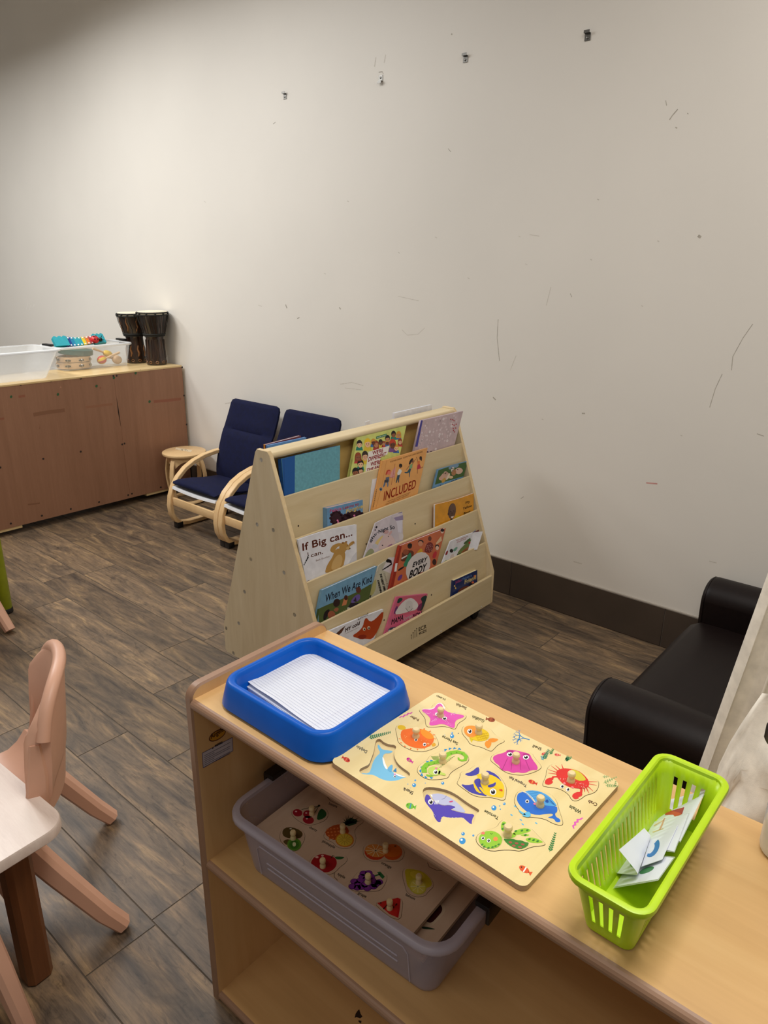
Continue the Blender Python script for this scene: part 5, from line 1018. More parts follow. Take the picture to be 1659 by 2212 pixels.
farbook('white page corner peeping over the middle of the display top from the far side', (789.5, 911.5), (799, 908.5), -.052, .004, 'cover_white')
# ------------------------------------------------------------------ tall-backed storage cabinet by the wall, seen from behind
CX, CT = -4.6, 0.948
CY0, CY1, CDP = 1.30, 3.045, 0.42
cab = thing('storage_cabinet', 'brown plywood-backed storage cabinet against the wall, carrying drums and clear bins', 'cabinet', (CX-CDP/2, (CY0+CY1)/2, 0))
cs = Sheet((CX, 0, 0), (0, 1, 0), (0, 0, 1))
mb = MB(); mb.box((CX-.003, (CY0+CY1)/2, (0.05+CT-.012)/2), (0.006, CY1-CY0, CT-.012-.05), 'brown_ply')
red = C(146, 92, 70); dk = C(134, 94, 70); gn = C(52, 92, 58)
def tape(px, w, m): stroke(mb, cs, px, w, m, 2)
tape([(332, 867.5), (362, 865), (391, 861.5)], .020, red); tape([(0, 905), (9, 904)], .012, red); tape([(40, 857), (54, 855)], .014, red); tape([(72, 896), (100, 891), (140, 886)], .024, dk); tape([(185, 880), (243, 873)], .016, C(150, 104, 78)); tape([(60, 1090), (86, 1087)], .010, dk)
for x, y in ((24, 857), (125, 852), (208.5, 834), (246, 816), (323, 867.5), (293, 806)): art(mb, cs, ell(x, y, 2.6, 3.2, 20, 10), gn, 3)
art(mb, cs, ell(217, 838, 1.5, 2), red, 3)
stroke(mb, cs, [(252, 860), (256, 890), (261, 921)], [.001, .008, .001], C(30, 20, 16), 3); stroke(mb, cs, [(246, 815), (250, 850), (262, 925), (268, 980), (276, 1040), (281, 1066)], .0022, C(126, 86, 62), 2)
art(mb, cs, [(86, 915), (87, 927), (85, 927)], dk, 2); art(mb, cs, [(131, 833), (133, 838), (129, 838)], C(176, 130, 104), 2)
part(mb, 'back_panel', cab)
for x, y in ((44.5, 831), (110, 823), (174.5, 817.5), (245, 812), (252, 811.5), (303.5, 800.5), (354, 795.5), (393.5, 793.5), (397.5, 854.5), (403, 917), (174.5, 975.5), (93.5, 991), (264, 960), (269, 958), (23.5, 1131), (90.5, 1114), (153, 1099.5), (214, 1084.5), (277, 1069.5), (285, 1066.5), (347.5, 1052.5), (0.5, 1010)):
    m2 = MB(); m2.lathe([(0.0072, 0), (0.006, 0.0012), (0.0005, 0.0006)], 'screw_dark', cs.P((x, y)), 10, (1, 0, 0)); part(m2, 'screw', cab)
mb = MB(); mb.box((CX-CDP/2+.002, (CY0+CY1)/2, CT-.0065), (CDP, CY1-CY0, .013), 'ply_top', bev=.002, seg=1); part(mb, 'top', cab)
for y in (CY0+.009, CY1-.009):
    mb = MB(); mb.box((CX-.006-(CDP-.006)/2, y, (0.05+CT-.013)/2), (CDP-.006, .018, CT-.013-.05), 'ply_top'); part(mb, 'side_panel', cab)
for z in (.062, .5):
    mb = MB(); mb.box((CX-.006-(CDP-.006)/2, (CY0+CY1)/2, z), (CDP-.008, CY1-CY0-.038, .016), 'ply_top'); part(mb, 'shelf', cab)
mb = MB(); mb.box((CX-.006-(CDP-.006)/2, (CY0+CY1)/2, .505+.21), (CDP-.01, .018, .40), 'ply_top'); part(mb, 'divider', cab)
for y0, y1 in ((1.62, 1.76), (2.66, 2.99)):
    mb = MB(); mb.box((CX-.03, (y0+y1)/2, .041), (.05, y1-y0, .018), 'ply_top'); part(mb, 'cleat', cab)
for y in (1.45, 2.9):
    for x in (CX-.06, CX-CDP+.06):
        mb = MB(); mb.lathe([(.018, -.01), (.021, -.008), (.021, .008), (.018, .01)], 'rubber', (x, y, .0215), 16, (1, 0, 0)); mb.box((x, y, .043), (.04, .04, .014), 'black_plastic'); part(mb, 'caster', cab)

# two goblet drums
def drum(x, y, h, rt, rw, rb, lab, twist, carved):
    r = thing('djembe_drum', lab, 'drum', (x, y, CT), 'hand drums on the cabinet'); b = V((x, y, CT+.0005)); zw = h*.53
    mb = MB(); mb.lathe([(rb*.96, 0), (rb, .006), (rb*.99, .03), (rw*1.0, zw*.72), (rw*.96, zw*.95), (rw*1.05, zw*1.04), (rw*1.22, zw+.028), (rt*.96, h-.03), (rt*.98, h-.012)], 'drum_wood', b, 40)
    rad = lambda z: rb+(rw-rb)*min(1, z/(zw*.72))
    for i in range(16):
        a = twist+i*2*pi/16
        if not carved: mb.tube([b+V((math.cos(a)*rad(z)*1.0, math.sin(a)*rad(z)*1.0, z)) for z in (.05, .08, .12, zw*.9)], .003, 'drum_wood', 6)
    for i in range(9):                       # carved ovals round the foot
        a = twist+i*2*pi/9; z = .022; p = b+V((math.cos(a)*rad(z), math.sin(a)*rad(z), z)); o = V((math.cos(a), math.sin(a), 0)); t_ = V((-o.y, o.x, 0))
        mb.tube([p+t_*(.010*math.cos(k*pi/6))+V((0, 0, .008*math.sin(k*pi/6))) for k in range(13)], .0022, 'drum_carved', 6)
    if carved:
        for i in range(8):
            a = twist+i*2*pi/8
            for z0, z1, w in ((zw+.04, h-.03, .006), (.05, .13, .008)):
                rr_ = (lambda z: rw*1.22+(rt*.96-rw*1.22)*(z-zw-.035)/(h-.03-zw-.035)) if z0 > zw else rad
                mb.tube([b+V((math.cos(a+q)*rr_(z), math.sin(a+q)*rr_(z), z)) for z, q in ((z0, 0), ((z0*2+z1)/3, .1), ((z0+z1*2)/3, -.02), (z1, .08))], [w*.5, w, w*.8, w*.4], 'drum_carved', 6)
    part(mb, 'shell', r)
    mb = MB(); mb.lathe([(rt, h-.022), (rt*1.01, h-.012), (rt*1.0, h-.003), (rt*.97, h), (.001, h+.001)], 'drum_skin', b, 40, cap0=False); part(mb, 'drumhead', r)
    mb = MB(); circ = lambda R, z, n=40: [b+V((R*math.cos(2*pi*k/n), R*math.sin(2*pi*k/n), z)) for k in range(n+1)]
    mb.tube(circ(rt*1.045, h-.008), .0042, 'rope', 8, False); mb.tube(circ(rt*1.05, h-.024), .0048, 'rope', 8, False); mb.tube(circ(rw*1.10, zw+.008), .006, 'rope', 8, False); mb.tube(circ(rw*1.17, zw+.019), .006, 'rope', 8, False); part(mb, 'rope_ring', r)
    nl = 22 if not carved else 14; mb = MB()
    for i in range(nl):
        a = twist+i*2*pi/nl; a2 = a+pi/nl
        P = lambda ang, R, z: b+V((R*math.cos(ang), R*math.sin(ang), z))
        mb.tube([P(a, rt*1.05, h-.024), P(a+.02, rt*1.0, h-.06), P(a2-.02, rw*1.30, zw+.05), P(a2, rw*1.2, zw+.02)], .0019, 'rope', 6)
        if i % (2 if not carved else 1) == 0: mb.box(P(a, rt*1.055, h-.016), (.012, .012, .02), 'rope', a, .004)
    part(mb, 'rope_lacing', r)
drum(-4.762, 2.944, .378, .104, .064, .071, 'dark wooden goblet drum nearest the cabinet\'s corner by the wall', .2, False)
drum(-4.962, 2.900, .362, .103, .064, .071, 'carved brown goblet drum half hidden behind the drum at the cabinet corner', .5, True)

# ------------------------------------------------------------------ see-through storage bins
def bin_(name, lab, c, rot, bot, top, h, m, mr, t=0.002, rim=0.012, rb=.02, rt=.03, group=None, feet=False):
    """open tray: half sizes at the bottom and at the rim"""
    r = thing(name, lab, 'bin', c, group); M = Matrix.Translation(V(c)) @ Matrix.Rotation(rot, 4, 'Z')
    def R(k, g, z, rr=None):
        hx = bot[0]+(top[0]-bot[0])*k+g; hy = bot[1]+(top[1]-bot[1])*k+g; q = (rr or (rb+(rt-rb)*k))+g; return [M @ V((p[0], p[1], z)) for p in rrect(-hx, -hy, hx, hy, max(q, .003), 6)]
    mb = MB(); mb.loft([R(0, -.008, .001), R(0, -.002, .003), R(0.03, 0, .010), R(.97, 0, h-.012), R(.985, 0, h-.004)], m, True, False)
    inner = [R(.985, -t, h-.004), R(.97, -t, h-.012), R(0.03, -t, .012), R(0, -.003, .0055), R(0, -.01, .0045)]
    mb.loft(inner, m, False, True); part(mb, 'bin_body', r, ang=60)
    mb = MB(); mb.loft([R(1, -t-.001, h-.008), R(1, rim*.4, h-.008), R(1, rim*.8, h-.016), R(1, rim, h-.014), R(1, rim, h-.005), R(1, rim*.8, h-.001), R(1, rim*.4, h), R(1, -t, h), R(1, -t-.001, h-.008)], mr, False, False); part(mb, 'rim', r, ang=60)
    return r, M
def latch(r, M, x, sx, h, w=.05, m='black_plastic', drop=.0):
    mb = MB(); c = M @ V((x, 0, h+.004-drop)); R3 = M.to_3x3()
    mb.box(c, (.030, w*2, .012), m, R3, .002); mb.box(M @ V((x+sx*.012, 0, h-.012-drop)), (.008, w*2, .038), m, R3, .002); part(mb, 'handle', r)
# bin of musical toys
zt = CT+.0005
b2, M2 = bin_('storage_bin', 'clear plastic bin of musical toys with black handles on the cabinet', (-4.985, 2.535, zt), pi/2, (.235, .125), (.262, .15), .165, 'bin_clear', 'bin_clear_rim', rt=.03)
latch(b2, M2, -.272, -1, .170, .055); latch(b2, M2, .272, 1, .170, .055)
# empty milky tub in front
b1, M1 = bin_('storage_tub', 'empty frosted plastic tub at the left edge of the cabinet top', (-4.80, 1.845, zt), pi/2, (.245, .15), (.325, .19), .185, 'bin_milky', 'bin_clear_rim', rb=.05, rt=.05, rim=.016)
GI = 'musical toys in the clear bin'
def T2(x, y, z): return M2 @ V((x, y, z))
def tambourine(lab, c, rad, hgt, m, tilt):
    r = thing('tambourine', lab, 'tambourine', c, GI); R = Matrix.Rotation(tilt, 3, 'Y'); b = V(c); ax = R @ V((0, 0, 1))
    mb = MB(); mb.lathe([(rad-.006, 0), (rad, .001), (rad, hgt-.001), (rad-.006, hgt), (rad-.0065, hgt*.5), (rad-.006, 0)], m, b, 36, ax, False, False); part(mb, 'frame', r)
    X = ax.orthogonal().normalized(); Y = ax.cross(X)
    for i in range(8):
        a = i*2*pi/8; o = X*math.cos(a)+Y*math.sin(a); tt = ax.cross(o); mb = MB(); c_ = b+o*(rad+.0008)+ax*(hgt*.5)
        mb.prism([c_+tt*p[0]+ax*p[1] for p in rrect(-.019, -.006, .019, .006, .0055, 4)], o*.001, 'black_gloss'); mb.lathe([(.011, -.002), (.0125, 0), (.011, .002)], 'steel', c_-ax*.001, 14, tt); part(mb, 'jingle', r)
tambourine('tambourine with pale wooden frame lying lowest in the clear bin', T2(-.112, -.004, .009), .112, .04, 'jingle_wood', 0)
tambourine('second pale tambourine resting on the lowest one in the clear bin', T2(-.108, -.004, .053), .110, .034, 'jingle_wood', .04)
mb = MB(); p = T2(-.085, .004, .096)
mb.lathe([(.108, 0), (.114, .004), (.114, .034), (.108, .038), (.002, .039)], 'dark_green', p, 32, (0.04, .10, 1)); solo(mb, 'hand_drum', 'dark green hand drum lying on the tambourines in the clear bin', 'drum', p, GI)
def maraca(lab, c, d, rad, m, stripe, ln, length=1.15):
    r = thing('maraca', lab, 'maraca', c, GI); b = V(c); d = V(d).normalized(); n = 14
    pr = [(max(.0006, rad*math.sin(pi*k/n)), -rad*length*math.cos(pi*k/n)) for k in range(n+1)]
    mb = MB()
    if stripe:
        X = d.orthogonal().normalized(); Y = d.cross(X); sg = 24
        for k in range(n):
            for i in range(sg):
                q = [b+d*pr[kk][1]+X*(pr[kk][0]*math.cos(2*pi*ii/sg))+Y*(pr[kk][0]*math.sin(2*pi*ii/sg)) for kk, ii in ((k, i), (k, i+1), (k+1, i+1), (k+1, i))]; mb.add(q, [[0, 1, 2, 3]], ('yellow_gloss', 'red_gloss')[(i//3) % 2], True)
    else: mb.lathe(pr, m, b, 24, d)
    part(mb, 'head', r); mb = MB(); mb.tube([b+d*(rad*.9), b+d*(rad*1.1+.01), b+d*(rad+ln*.6), b+d*(rad+ln)], [.007, .006, .0085, .008], 'jingle_wood', 12); part(mb, 'handle', r)
d2 = (M2.to_3x3() @ V((1, -.05, .30)))
maraca('maraca with red and yellow striped head in the clear bin', T2(.055, -.088, .052), d2, .030, 'red_gloss', True, .115)
maraca('yellow maraca lying above the striped one in the clear bin', T2(.128, -.045, .085), M2.to_3x3() @ V((-1, -.1, .42)), .024, 'yellow_gloss', False, .10, 1.6)
maraca('plain wooden maraca at the drum end of the clear bin', T2(.185, -.062, .040), M2.to_3x3() @ V((-.6, .8, .25)), .031, 'jingle_wood', False, .07)
# xylophone across the top of the bin
xy = thing('toy_xylophone', 'turquoise toy xylophone with rainbow keys and a red beetle, laid across the clear bin', 'xylophone', T2(-.02, 0, .17), GI)
xs = Sheet(T2(-.035, 0.02, .185), M2.to_3x3() @ V((1, 0, 0)), M2.to_3x3() @ V((0, .62, .78)))
def bumpy(x0, x1, y0, y1, n, amp):
    o = []
    for k in range(n*4+1): t_ = k/(n*4); o.append((x0+(x1-x0)*t_, y1+amp*abs(math.sin(pi*n*t_))))
    return [(x0, y0)]+[(x1, y0)]+o[::-1]
mb = MB()
for x0, x1 in ((-.185, -.085), (.10, .185)):
    q = bumpy(x0, x1, -.036, .034, 3, .010); mb.prism([xs.w(p, -.016) for p in q], xs.n*.024, 'teal')
mb.prism([xs.w(p, -.016) for p in ((-.10, -.03), (.11, -.03), (.11, .03), (-.10, .03))], xs.n*.008, 'teal'); part(mb, 'body', xy)
for i, col in enumerate(((104, 74, 150), (34, 64, 140), (30, 130, 170), (36, 150, 160), (110, 176, 60), (232, 200, 40), (226, 120, 40), (196, 50, 60))):
    x = -.098+i*.0265; dip = -.010*math.sin(pi*i/7); hh = .040-.0015*i; mb = MB(); mb.prism([xs.w(p, -.004+dip) for p in rrect(x-.0118, -hh, x+.0118, hh, .003, 2)], xs.n*.004, C(*col, .3)); o = part(mb, 'key', xy)
    for s in (-.78, .78):
        mb = MB(); mb.lathe([(.0062, 0), (.0056, .0025), (.0008, .0034)], C(240, 240, 238), xs.w((x, hh*s), dip), 12, tuple(xs.n)); part(mb, 'peg', xy, o)
mb = MB(); bp = xs.w((.105, -.01), .016); mb.lathe([(max(.0008, .029*math.sin(pi*k/10)), -.022*math.cos(pi*k/10)) for k in range(11)], 'red_gloss', bp, 24, tuple(xs.n)); o = part(mb, 'beetle', xy)
mb = MB(); bh = xs.w((.145, -.012), .012); mb.lathe([(max(.0008, .015*math.sin(pi*k/8)), -.014*math.cos(pi*k/8)) for k in range(9)], 'black_gloss', bh, 18, tuple(xs.n))
for a, b_ in ((.012, .012), (-.012, .008)): mb.tube([bh, bh+xs.x*.008+xs.y*a+xs.n*.012, bh+xs.x*.012+xs.y*a*1.5+xs.n*.022], .0022, 'black_gloss', 6)
for u, v in ((-.010, .010), (.008, -.012), (-.012, -.010), (.006, .014)): mb.lathe([(.006, 0), (.005, .002), (.0006, .003)], 'black_gloss', bp+xs.x*u+xs.y*v+xs.n*.0185, 10, tuple(xs.n))
part(mb, 'beetle_head', xy, o)

# ------------------------------------------------------------------ round wooden stool
sc = V((-4.392, 2.868, 0)); stl = thing('stool', 'round beech stool with bowed legs between the cabinet and the armchair', 'stool', sc)
mb = MB(); mb.lathe([(.145, .350), (.153, .353), (.156, .360), (.154, .368), (.147, .372), (.0006, .372)], 'beech', sc, 48)
ss = Sheet(sc+V((0, 0, .372)), (.76, .65, 0), (-.65, .76, 0)); sk = crop(340, 840, 6.505)
art(mb, ss, cps(sk, [262,824,490,860,470,890,250,850]), C(226, 206, 172), 2)
for a in ((310,850,330,840,345,862), (330,865,360,845,350,870), (370,860,390,850,395,870), (395,848,425,866,410,872)): stroke(mb, ss, cps(sk, list(a)), .0025, C(50, 44, 40), 3)
part(mb, 'seat', stl)
mb = MB(); mb.lathe([(.118, .318), (.122, .318), (.122, .3495), (.118, .3495), (.118, .318)], 'beech', sc, 36, None, False, False); part(mb, 'apron', stl)
for i in range(4):
    a = math.radians(20+90*i); o = V((math.cos(a), math.sin(a), 0)); t_ = V((-o.y, o.x, 0)); mb = MB()
    mb.sweep([sc+o*r_+V((0, 0, z)) for r_, z in ((.124, .348), (.150, .29), (.164, .22), (.164, .15), (.152, .08), (.134, .03), (.122, .018))], .034, .014, t_, 'beech'); part(mb, 'leg', stl)
    a2 = a+pi/4; o2 = V((math.cos(a2), math.sin(a2), 0)); t2 = V((-o2.y, o2.x, 0)); mb = MB()
    arch = [(x, .345) for x in (-.085, .085)]+[(.085-.17*k/10, .318-.045*abs(1-k/5)**2.2) for k in range(11)]
    mb.prism([sc+o2*(.098+.012*(1-(x/.085)**2))+t2*x+V((0, 0, z)) for x, z in arch], o2*.010, 'beech'); part(mb, 'arch_brace', stl)
mb = MB(); mb.lathe([(.105, .004), (.138, .004), (.142, .010), (.138, .019), (.105, .019), (.105, .004)], 'beech', sc, 40, None, False, False)
for i in range(4): a = math.radians(20+90*i); mb.lathe([(.012, 0), (.012, .005)], 'black_plastic', sc+V((math.cos(a), math.sin(a), 0))*.122, 10)
part(mb, 'base_ring', stl)

# ------------------------------------------------------------------ bentwood armchairs
def armchair(x0, lab):
    """left frame centred at x0; faces the room"""
    w = .535; c = V((x0+w/2, 2.70, 0)); r = thing('armchair', lab, 'armchair', c, 'navy bentwood armchairs against the wall')
    fp = [(2.93, .047), (2.80, .028), (2.66, .020), (2.56, .020), (2.50, .030), (2.462, .060), (2.441, .105), (2.436, .165), (2.446, .225), (2.470, .285), (2.512, .340), (2.570, .388), (2.640, .422), (2.72, .444), (2.81, .455), (2.93, .458)]
    for s in (0, 1):
        x = x0+.019+s*(w-.038); mb = MB(); mb.sweep([(x, y, z) for y, z in fp], .042, .025, (1, 0, 0), 'beech', .003); o = part(mb, 'side_frame', r)
        for y in (2.487, 2.86):
            mb = MB(); mb.box((x, y, .0205 if y < 2.7 else .014), (.044, .045 if y < 2.7 else .03, .040 if y < 2.7 else .028), 'black_plastic', bev=.003); part(mb, 'foot_pad', r, o)
    xi0, xi1 = x0+.0385, x0+w-.0385
    for y, z in ((2.452, .195), (2.90, .40), (2.86, .07)):
        mb = MB(); mb.box(((xi0+xi1)/2, y, z), (xi1-xi0, .016, .052), 'beech', bev=.003); part(mb, 'cross_rail', r)
    sx0_, sx1_ = xi0+.002, xi1-.002
    mb = MB(); rows = []
    for j, (y, z) in enumerate(((2.448, .286), (2.452, .300), (2.50, .302), (2.60, .288), (2.70, .272), (2.80, .262), (2.84, .262))):
        rows.append([(sx0_+(sx1_-sx0_)*i/10, y, z-.016+.010*abs(i/5-1)**2) for i in range(11)])
    mb.grid(rows, 'white_cloth', .012); part(mb, 'seat_sling', r)
    def cushion(prof, name, m, xa, xb, thick, rad, flare=0.0, seam=None):
        mb = MB(); N = 14; sec = []; P = [V((0, y, z)) for y, z in prof]
        for i, p in enumerate(P):
            d = (P[min(i+1, len(P)-1)]-P[max(i-1, 0)]).normalized(); nn = V((0, d.z, -d.y))*-1; t0 = thick
            e = min(i, len(P)-1-i); t0 *= (.35, .85, 1)[min(e, 2)]
            if seam and i == seam: t0 *= .62
            wv = flare*math.sin(pi*i/(len(P)-1)); inset = (rad, rad*.25, 0)[min(e, 2)]
            A = xa-wv+inset; B = xb+wv-inset; ring = []
            for k in range(N): u = -1+2*k/(N-1); ring.append(V((A+(B-A)*k/(N-1), p.y, p.z))+nn*(t0*.5*(1-abs(u)**6*.75)))
            for k in range(N-1, -1, -1): u = -1+2*k/(N-1); ring.append(V((A+(B-A)*k/(N-1), p.y, p.z))-nn*(t0*.5*(1-abs(u)**6*.75)))
            sec.append(ring)
        mb.loft(sec, m); return part(mb, name, r, ang=60)
    cushion([(2.452, .317), (2.462, .322), (2.50, .326), (2.58, .318), (2.66, .304), (2.74, .294), (2.80, .292), (2.835, .295)], 'seat_cushion', 'navy', sx0_-.004, sx1_+.004, .042, .012)
    bk = [(2.800, .285), (2.808, .31), (2.822, .37), (2.842, .44), (2.862, .50), (2.883, .555), (2.900, .595), (2.905, .605), (2.915, .620), (2.937, .67), (2.958, .72), (2.974, .765), (2.981, .787), (2.984, .797)]
    cushion(bk, 'back_cushion', 'navy', x0+.030, x0+w-.030, .058, .03, .012, seam=7)
    mb = MB()
    for s in (.16, .84):
        mb.sweep([(x0+w*s, y+.036, z-.008) for y, z in bk[:-3]], .03, .008, (1, 0, 0), 'beech')
    part(mb, 'back_slat', r); return r
armchair(-3.962, 'navy cushioned bentwood armchair beside the round stool')
armchair(-3.420, 'navy cushioned bentwood armchair half hidden by the book display')
# ------------------------------------------------------------------ child's leather sofa
XF = -0.755
sofa = thing('sofa', 'small dark brown faux-leather sofa against the wall, partly behind the white curtain', 'sofa', (-.40, 2.43, 0))
def arm(y0, y1):
    mb = MB(); rings = []; w = y1-y0; n = 10
    pr = [(y0+.018, .03), (y0+.014, .20), (y0+.004, .32), (y0, .37)] + [(y0+w/2-w/2*math.cos(pi*k/n), .375+.072*math.sin(pi*k/n)) for k in range(n+1)] + [(y1, .37), (y1-.004, .32), (y1-.014, .20), (y1-.018, .03)]
    c = V((0, (y0+y1)/2, .22))
    for x, g in ((XF, .034), (XF+.004, .018), (XF+.012, .007), (XF+.03, 0), (XF+.35, 0), (XF+.66, 0), (XF+.67, .004)):
        rings.append([V((x, p[0]+(c.y-p[0])*g*4, p[1]+(c.z-p[1])*g*2)) for p in pr])
    mb.loft(rings, 'leather'); o = part(mb, 'arm', sofa, ang=50)
    mb = MB(); mb.tube([V((XF+.013, p[0]-(p[0]-c.y)*.02, p[1]-(.003 if p[1] > .2 else 0))) for p in pr[1:-1]], .0022, 'leather', 8); part(mb, 'piping', sofa, o)
arm(1.815, 2.005); arm(2.855, 3.04)
mb = MB(); mb.box((XF+.30, 2.43, .135), (.58, .86, .19), 'leather', bev=.012, seg=3); part(mb, 'base', sofa, ang=50)
mb = MB(); rows = []
for j in range(11):
    y = 2.003+(2.857-2.003)*j/10; e = min(1, min(j, 10-j)/1.5)
    rows.append([(x, y, z+.012*e*k) for x, z, k in ((XF+.012, .19, 0), (XF+.0, .215, 0), (XF+.004, .236, .4), (XF+.02, .246, .7), (XF+.10, .248, 1), (XF+.3, .246, 1), (XF+.52, .242, 1))])
mb.grid(rows[::-1], 'leather', .03); part(mb, 'seat', sofa, ang=50)
mb = MB(); mb.box((XF+.60, 2.43, .34), (.16, 1.22, .56), 'leather', bev=.04, seg=4); part(mb, 'backrest', sofa, ang=50)
for x in (XF+.05, XF+.62):
    for y in (1.88, 2.97):
        mb = MB(); mb.lathe([(.022, 0), (.026, .03)], 'black_plastic', (x, y, .0005), 14); part(mb, 'leg', sofa)

# ------------------------------------------------------------------ white curtain and a heap of cloth at the right
mb = MB(); rows = []
NX, NZ = 300, 34
for j in range(NZ+1):
    z = 2.25-2.20*j/NZ; xl = -.281-.123*(1.085-z); row = []
    for i in range(NX+1):
        t_ = i/NX; w_ = .70+.14*(1.3-z)*.5; x = xl+w_*t_; ph = t_*pi*15.0+.35*math.sin(t_*11)
        y = 1.525-.020*abs(math.sin(ph))**.8-.006*math.sin(ph*.31+z*.8)+.0012*math.sin(z*13+ph)
        x += .012*math.sin(2*ph)*min(1, t_*20); row.append((x, y, z))
    rows.append(row)
mb.grid(rows, 'linen', .0012)
solo(mb, 'curtain', 'white linen curtain hanging in folds at the right edge in front of the sofa', 'curtain', (.1, 1.5, .05), ang=80)
mb = MB(); rows = []
from mathutils import noise as NZ_
def heap(x): return .70+.19*min(1, max(0, (x+.266)/.05))**.8+.055*min(1, max(0, (x+.21)/.15))
XA, XB = -.266, .32
for j in range(46):
    v = j/30-.5; row = []                    # v < 0: far side of the heap, v > 0: near side
    for i in range(49):
        x = XA+(XB-XA)*i/48; top = heap(x); k = NZ_.noise(V((x*9, v*5, 3.1)))*.030+NZ_.noise(V((x*24-v*9, v*13, 1.7)))*.020
        cr = .012*abs(math.sin(x*21+v*7+1.2*NZ_.noise(V((x*6, v*4, 8)))))
        if v < 0: y = 1.315+.16*(-v*2)**.7; z = top*(1-(-v*2)**1.6)+.03
        else: y = 1.315-.13*min(1, v)**.8-k-cr*min(1, v*5); z = top*(1-v**1.15)+.03
        row.append((x, y, max(z+k*.5*min(1, abs(v)*6), .004)))
    rows.append(row)
mb.grid(rows[::-1], 'linen', .0012)
solo(mb, 'draped_cloth', 'crumpled white cloth draped behind the shelf between basket and curtain', 'cloth', (0, 1.3, .03), ang=80)

# ------------------------------------------------------------------ pale table at the left
tb = thing('table', 'low table with pale wood-grain top and dark brown legs at the left edge', 'table', (-1.85, .05, 0))
tr = math.radians(3.5); TXv = V((math.cos(tr), math.sin(tr), 0)); TYv = V((-math.sin(tr), math.cos(tr), 0)); tcn = V((-1.402, .532, 0))
tw, td, tz = 1.15, .75, .452
mb = MB(); o_ = [tcn+TXv*(p[0]-tw)+TYv*(p[1]-td) for p in rrect(0, 0, tw, td, .055, 8)]
R = lambda g, z: [p+(V((tcn.x, tcn.y, 0))-TXv*tw/2-TYv*td/2-p).normalized()*g+V((0, 0, z)) for p in o_]
mb.loft([R(.004, tz-.030), R(0, tz-.026), R(0, tz-.004), R(.003, tz)], 'pale_top'); part(mb, 'tabletop', tb)
for ix, iy in ((0, 0), (1, 0), (0, 1), (1, 1)):
    p = tcn-TXv*(.090+ix*(tw-.175))-TYv*(.098+iy*(td-.19)); mb = MB(); h2 = .031
    ring = lambda g, z: [p+TXv*q[0]+TYv*q[1]+V((0, 0, z)) for q in ((-h2+g+.012, -h2+g), (h2-g-.012, -h2+g), (h2-g, -h2+g+.012), (h2-g, h2-g-.012), (h2-g-.012, h2-g), (-h2+g+.012, h2-g), (-h2+g, h2-g-.012), (-h2+g, -h2+g+.012))]
    mb.loft([ring(.004, .0005), ring(0, .005), ring(0, tz-.0305)], 'dark_leg', smooth=False); part(mb, 'leg', tb)

# ------------------------------------------------------------------ pink moulded chairs
def pink_chair(A, B, lab):
    """A and B are the floor points of the far and near rear feet"""
    A, B = V(A), V(B); lat = (B-A).normalized(); bk_ = V((-lat.y, lat.x, 0)); Mm = (A+B)/2
    L = lambda o, b, z: Mm+lat*o+bk_*b+V((0, 0, z))
    r = thing('child_chair', lab, 'chair', L(0, -.25, 0), 'pink plastic children\'s chairs')
    for s in (-1, 1):
        mb = MB(); mb.sweep([L(s*.208, .012, .014), L(s*.204, -.03, .07), L(s*.190, -.125, .225), L(s*.178, -.19, .335)], [.044, .046, .05, .05], [.040, .046, .052, .056], lat, 'pink_plastic', .010); part(mb, 'leg', r)
        mb = MB(); mb.sweep([L(s*.205, -.535, .012), L(s*.196, -.50, .10), L(s*.178, -.43, .335)], [.044, .046, .05], [.036, .044, .052], lat, 'pink_plastic', .010); part(mb, 'leg', r)
    mb = MB(); rows = []
    for j in range(13):
        b = -.55+.42*j/12; row = []
        for i in range(15):
            u = -1+2*i/14; o = .178*u; z = .348+.012*u*u-.010*math.sin(pi*j/12)-(.03*((3-j)/3)**2 if j < 3 else 0)+(.055*((j-9)/3)**2 if j > 9 else 0)
            row.append(L(o*(1 if j > 1 else .93), b-.05*u*u*(j/12)**3, z))
        rows.append(row)
    mb.grid(rows, 'pink_plastic', .012); part(mb, 'seat', r, ang=60)
    mb = MB(); rows = []
    for j in range(9):
        t_ = j/8; row = []
        for i in range(17): u = -1+2*i/16; row.append(L(.168*u, -.088-.045*u*u+.012*t_, .375+.095*t_))
        rows.append(row)
    mb.grid(rows, 'pink_plastic', .008); part(mb, 'rear_skirt', r, ang=60)
    mb = MB(); rings = []
    for i in range(21):
        u = -1+2*i/20; o = .175*u; zt_ = .715-.085*abs(u)**3.2; zb_ = .455-.035*abs(u)**3; bb = -.080-.050*u*u; tk = .014+.016*abs(u)**4
        ring = []
        for k in range(16):
            a = 2*pi*k/16; cz, ct = math.cos(a), math.sin(a); zz = (zt_+zb_)/2+(zt_-zb_)/2*math.copysign(abs(cz)**.35, cz); lean = (zz-.455)*.10
            ring.append(L(o, bb+lean+tk*math.copysign(abs(ct)**.6, ct), zz))
        rings.append(ring)
    mb.loft(rings, 'pink_plastic'); mb.tube([L(.178*u, -.080-.050*u*u+(.69-.455)*.10+.004, .712-.085*abs(u)**3.2-.03*abs(u)**12) for u in [-1+2*k/24 for k in range(25)]], .0165, 'pink_plastic', 12); part(mb, 'backrest', r, ang=60)
    for s in (-1, 1):
        mb = MB(); mb.sweep([L(s*.168, -.170, .335), L(s*.171, -.140, .42), L(s*.172, -.128, .50), L(s*.171, -.122, .59)], [.022, .022, .020, .016], [.060, .052, .046, .030], lat, 'pink_plastic', .006); part(mb, 'back_post', r)
    return r
pink_chair((-1.825, .807, 0), (-1.450, .628, 0), 'pale pink plastic child chair tucked under the pale table corner')
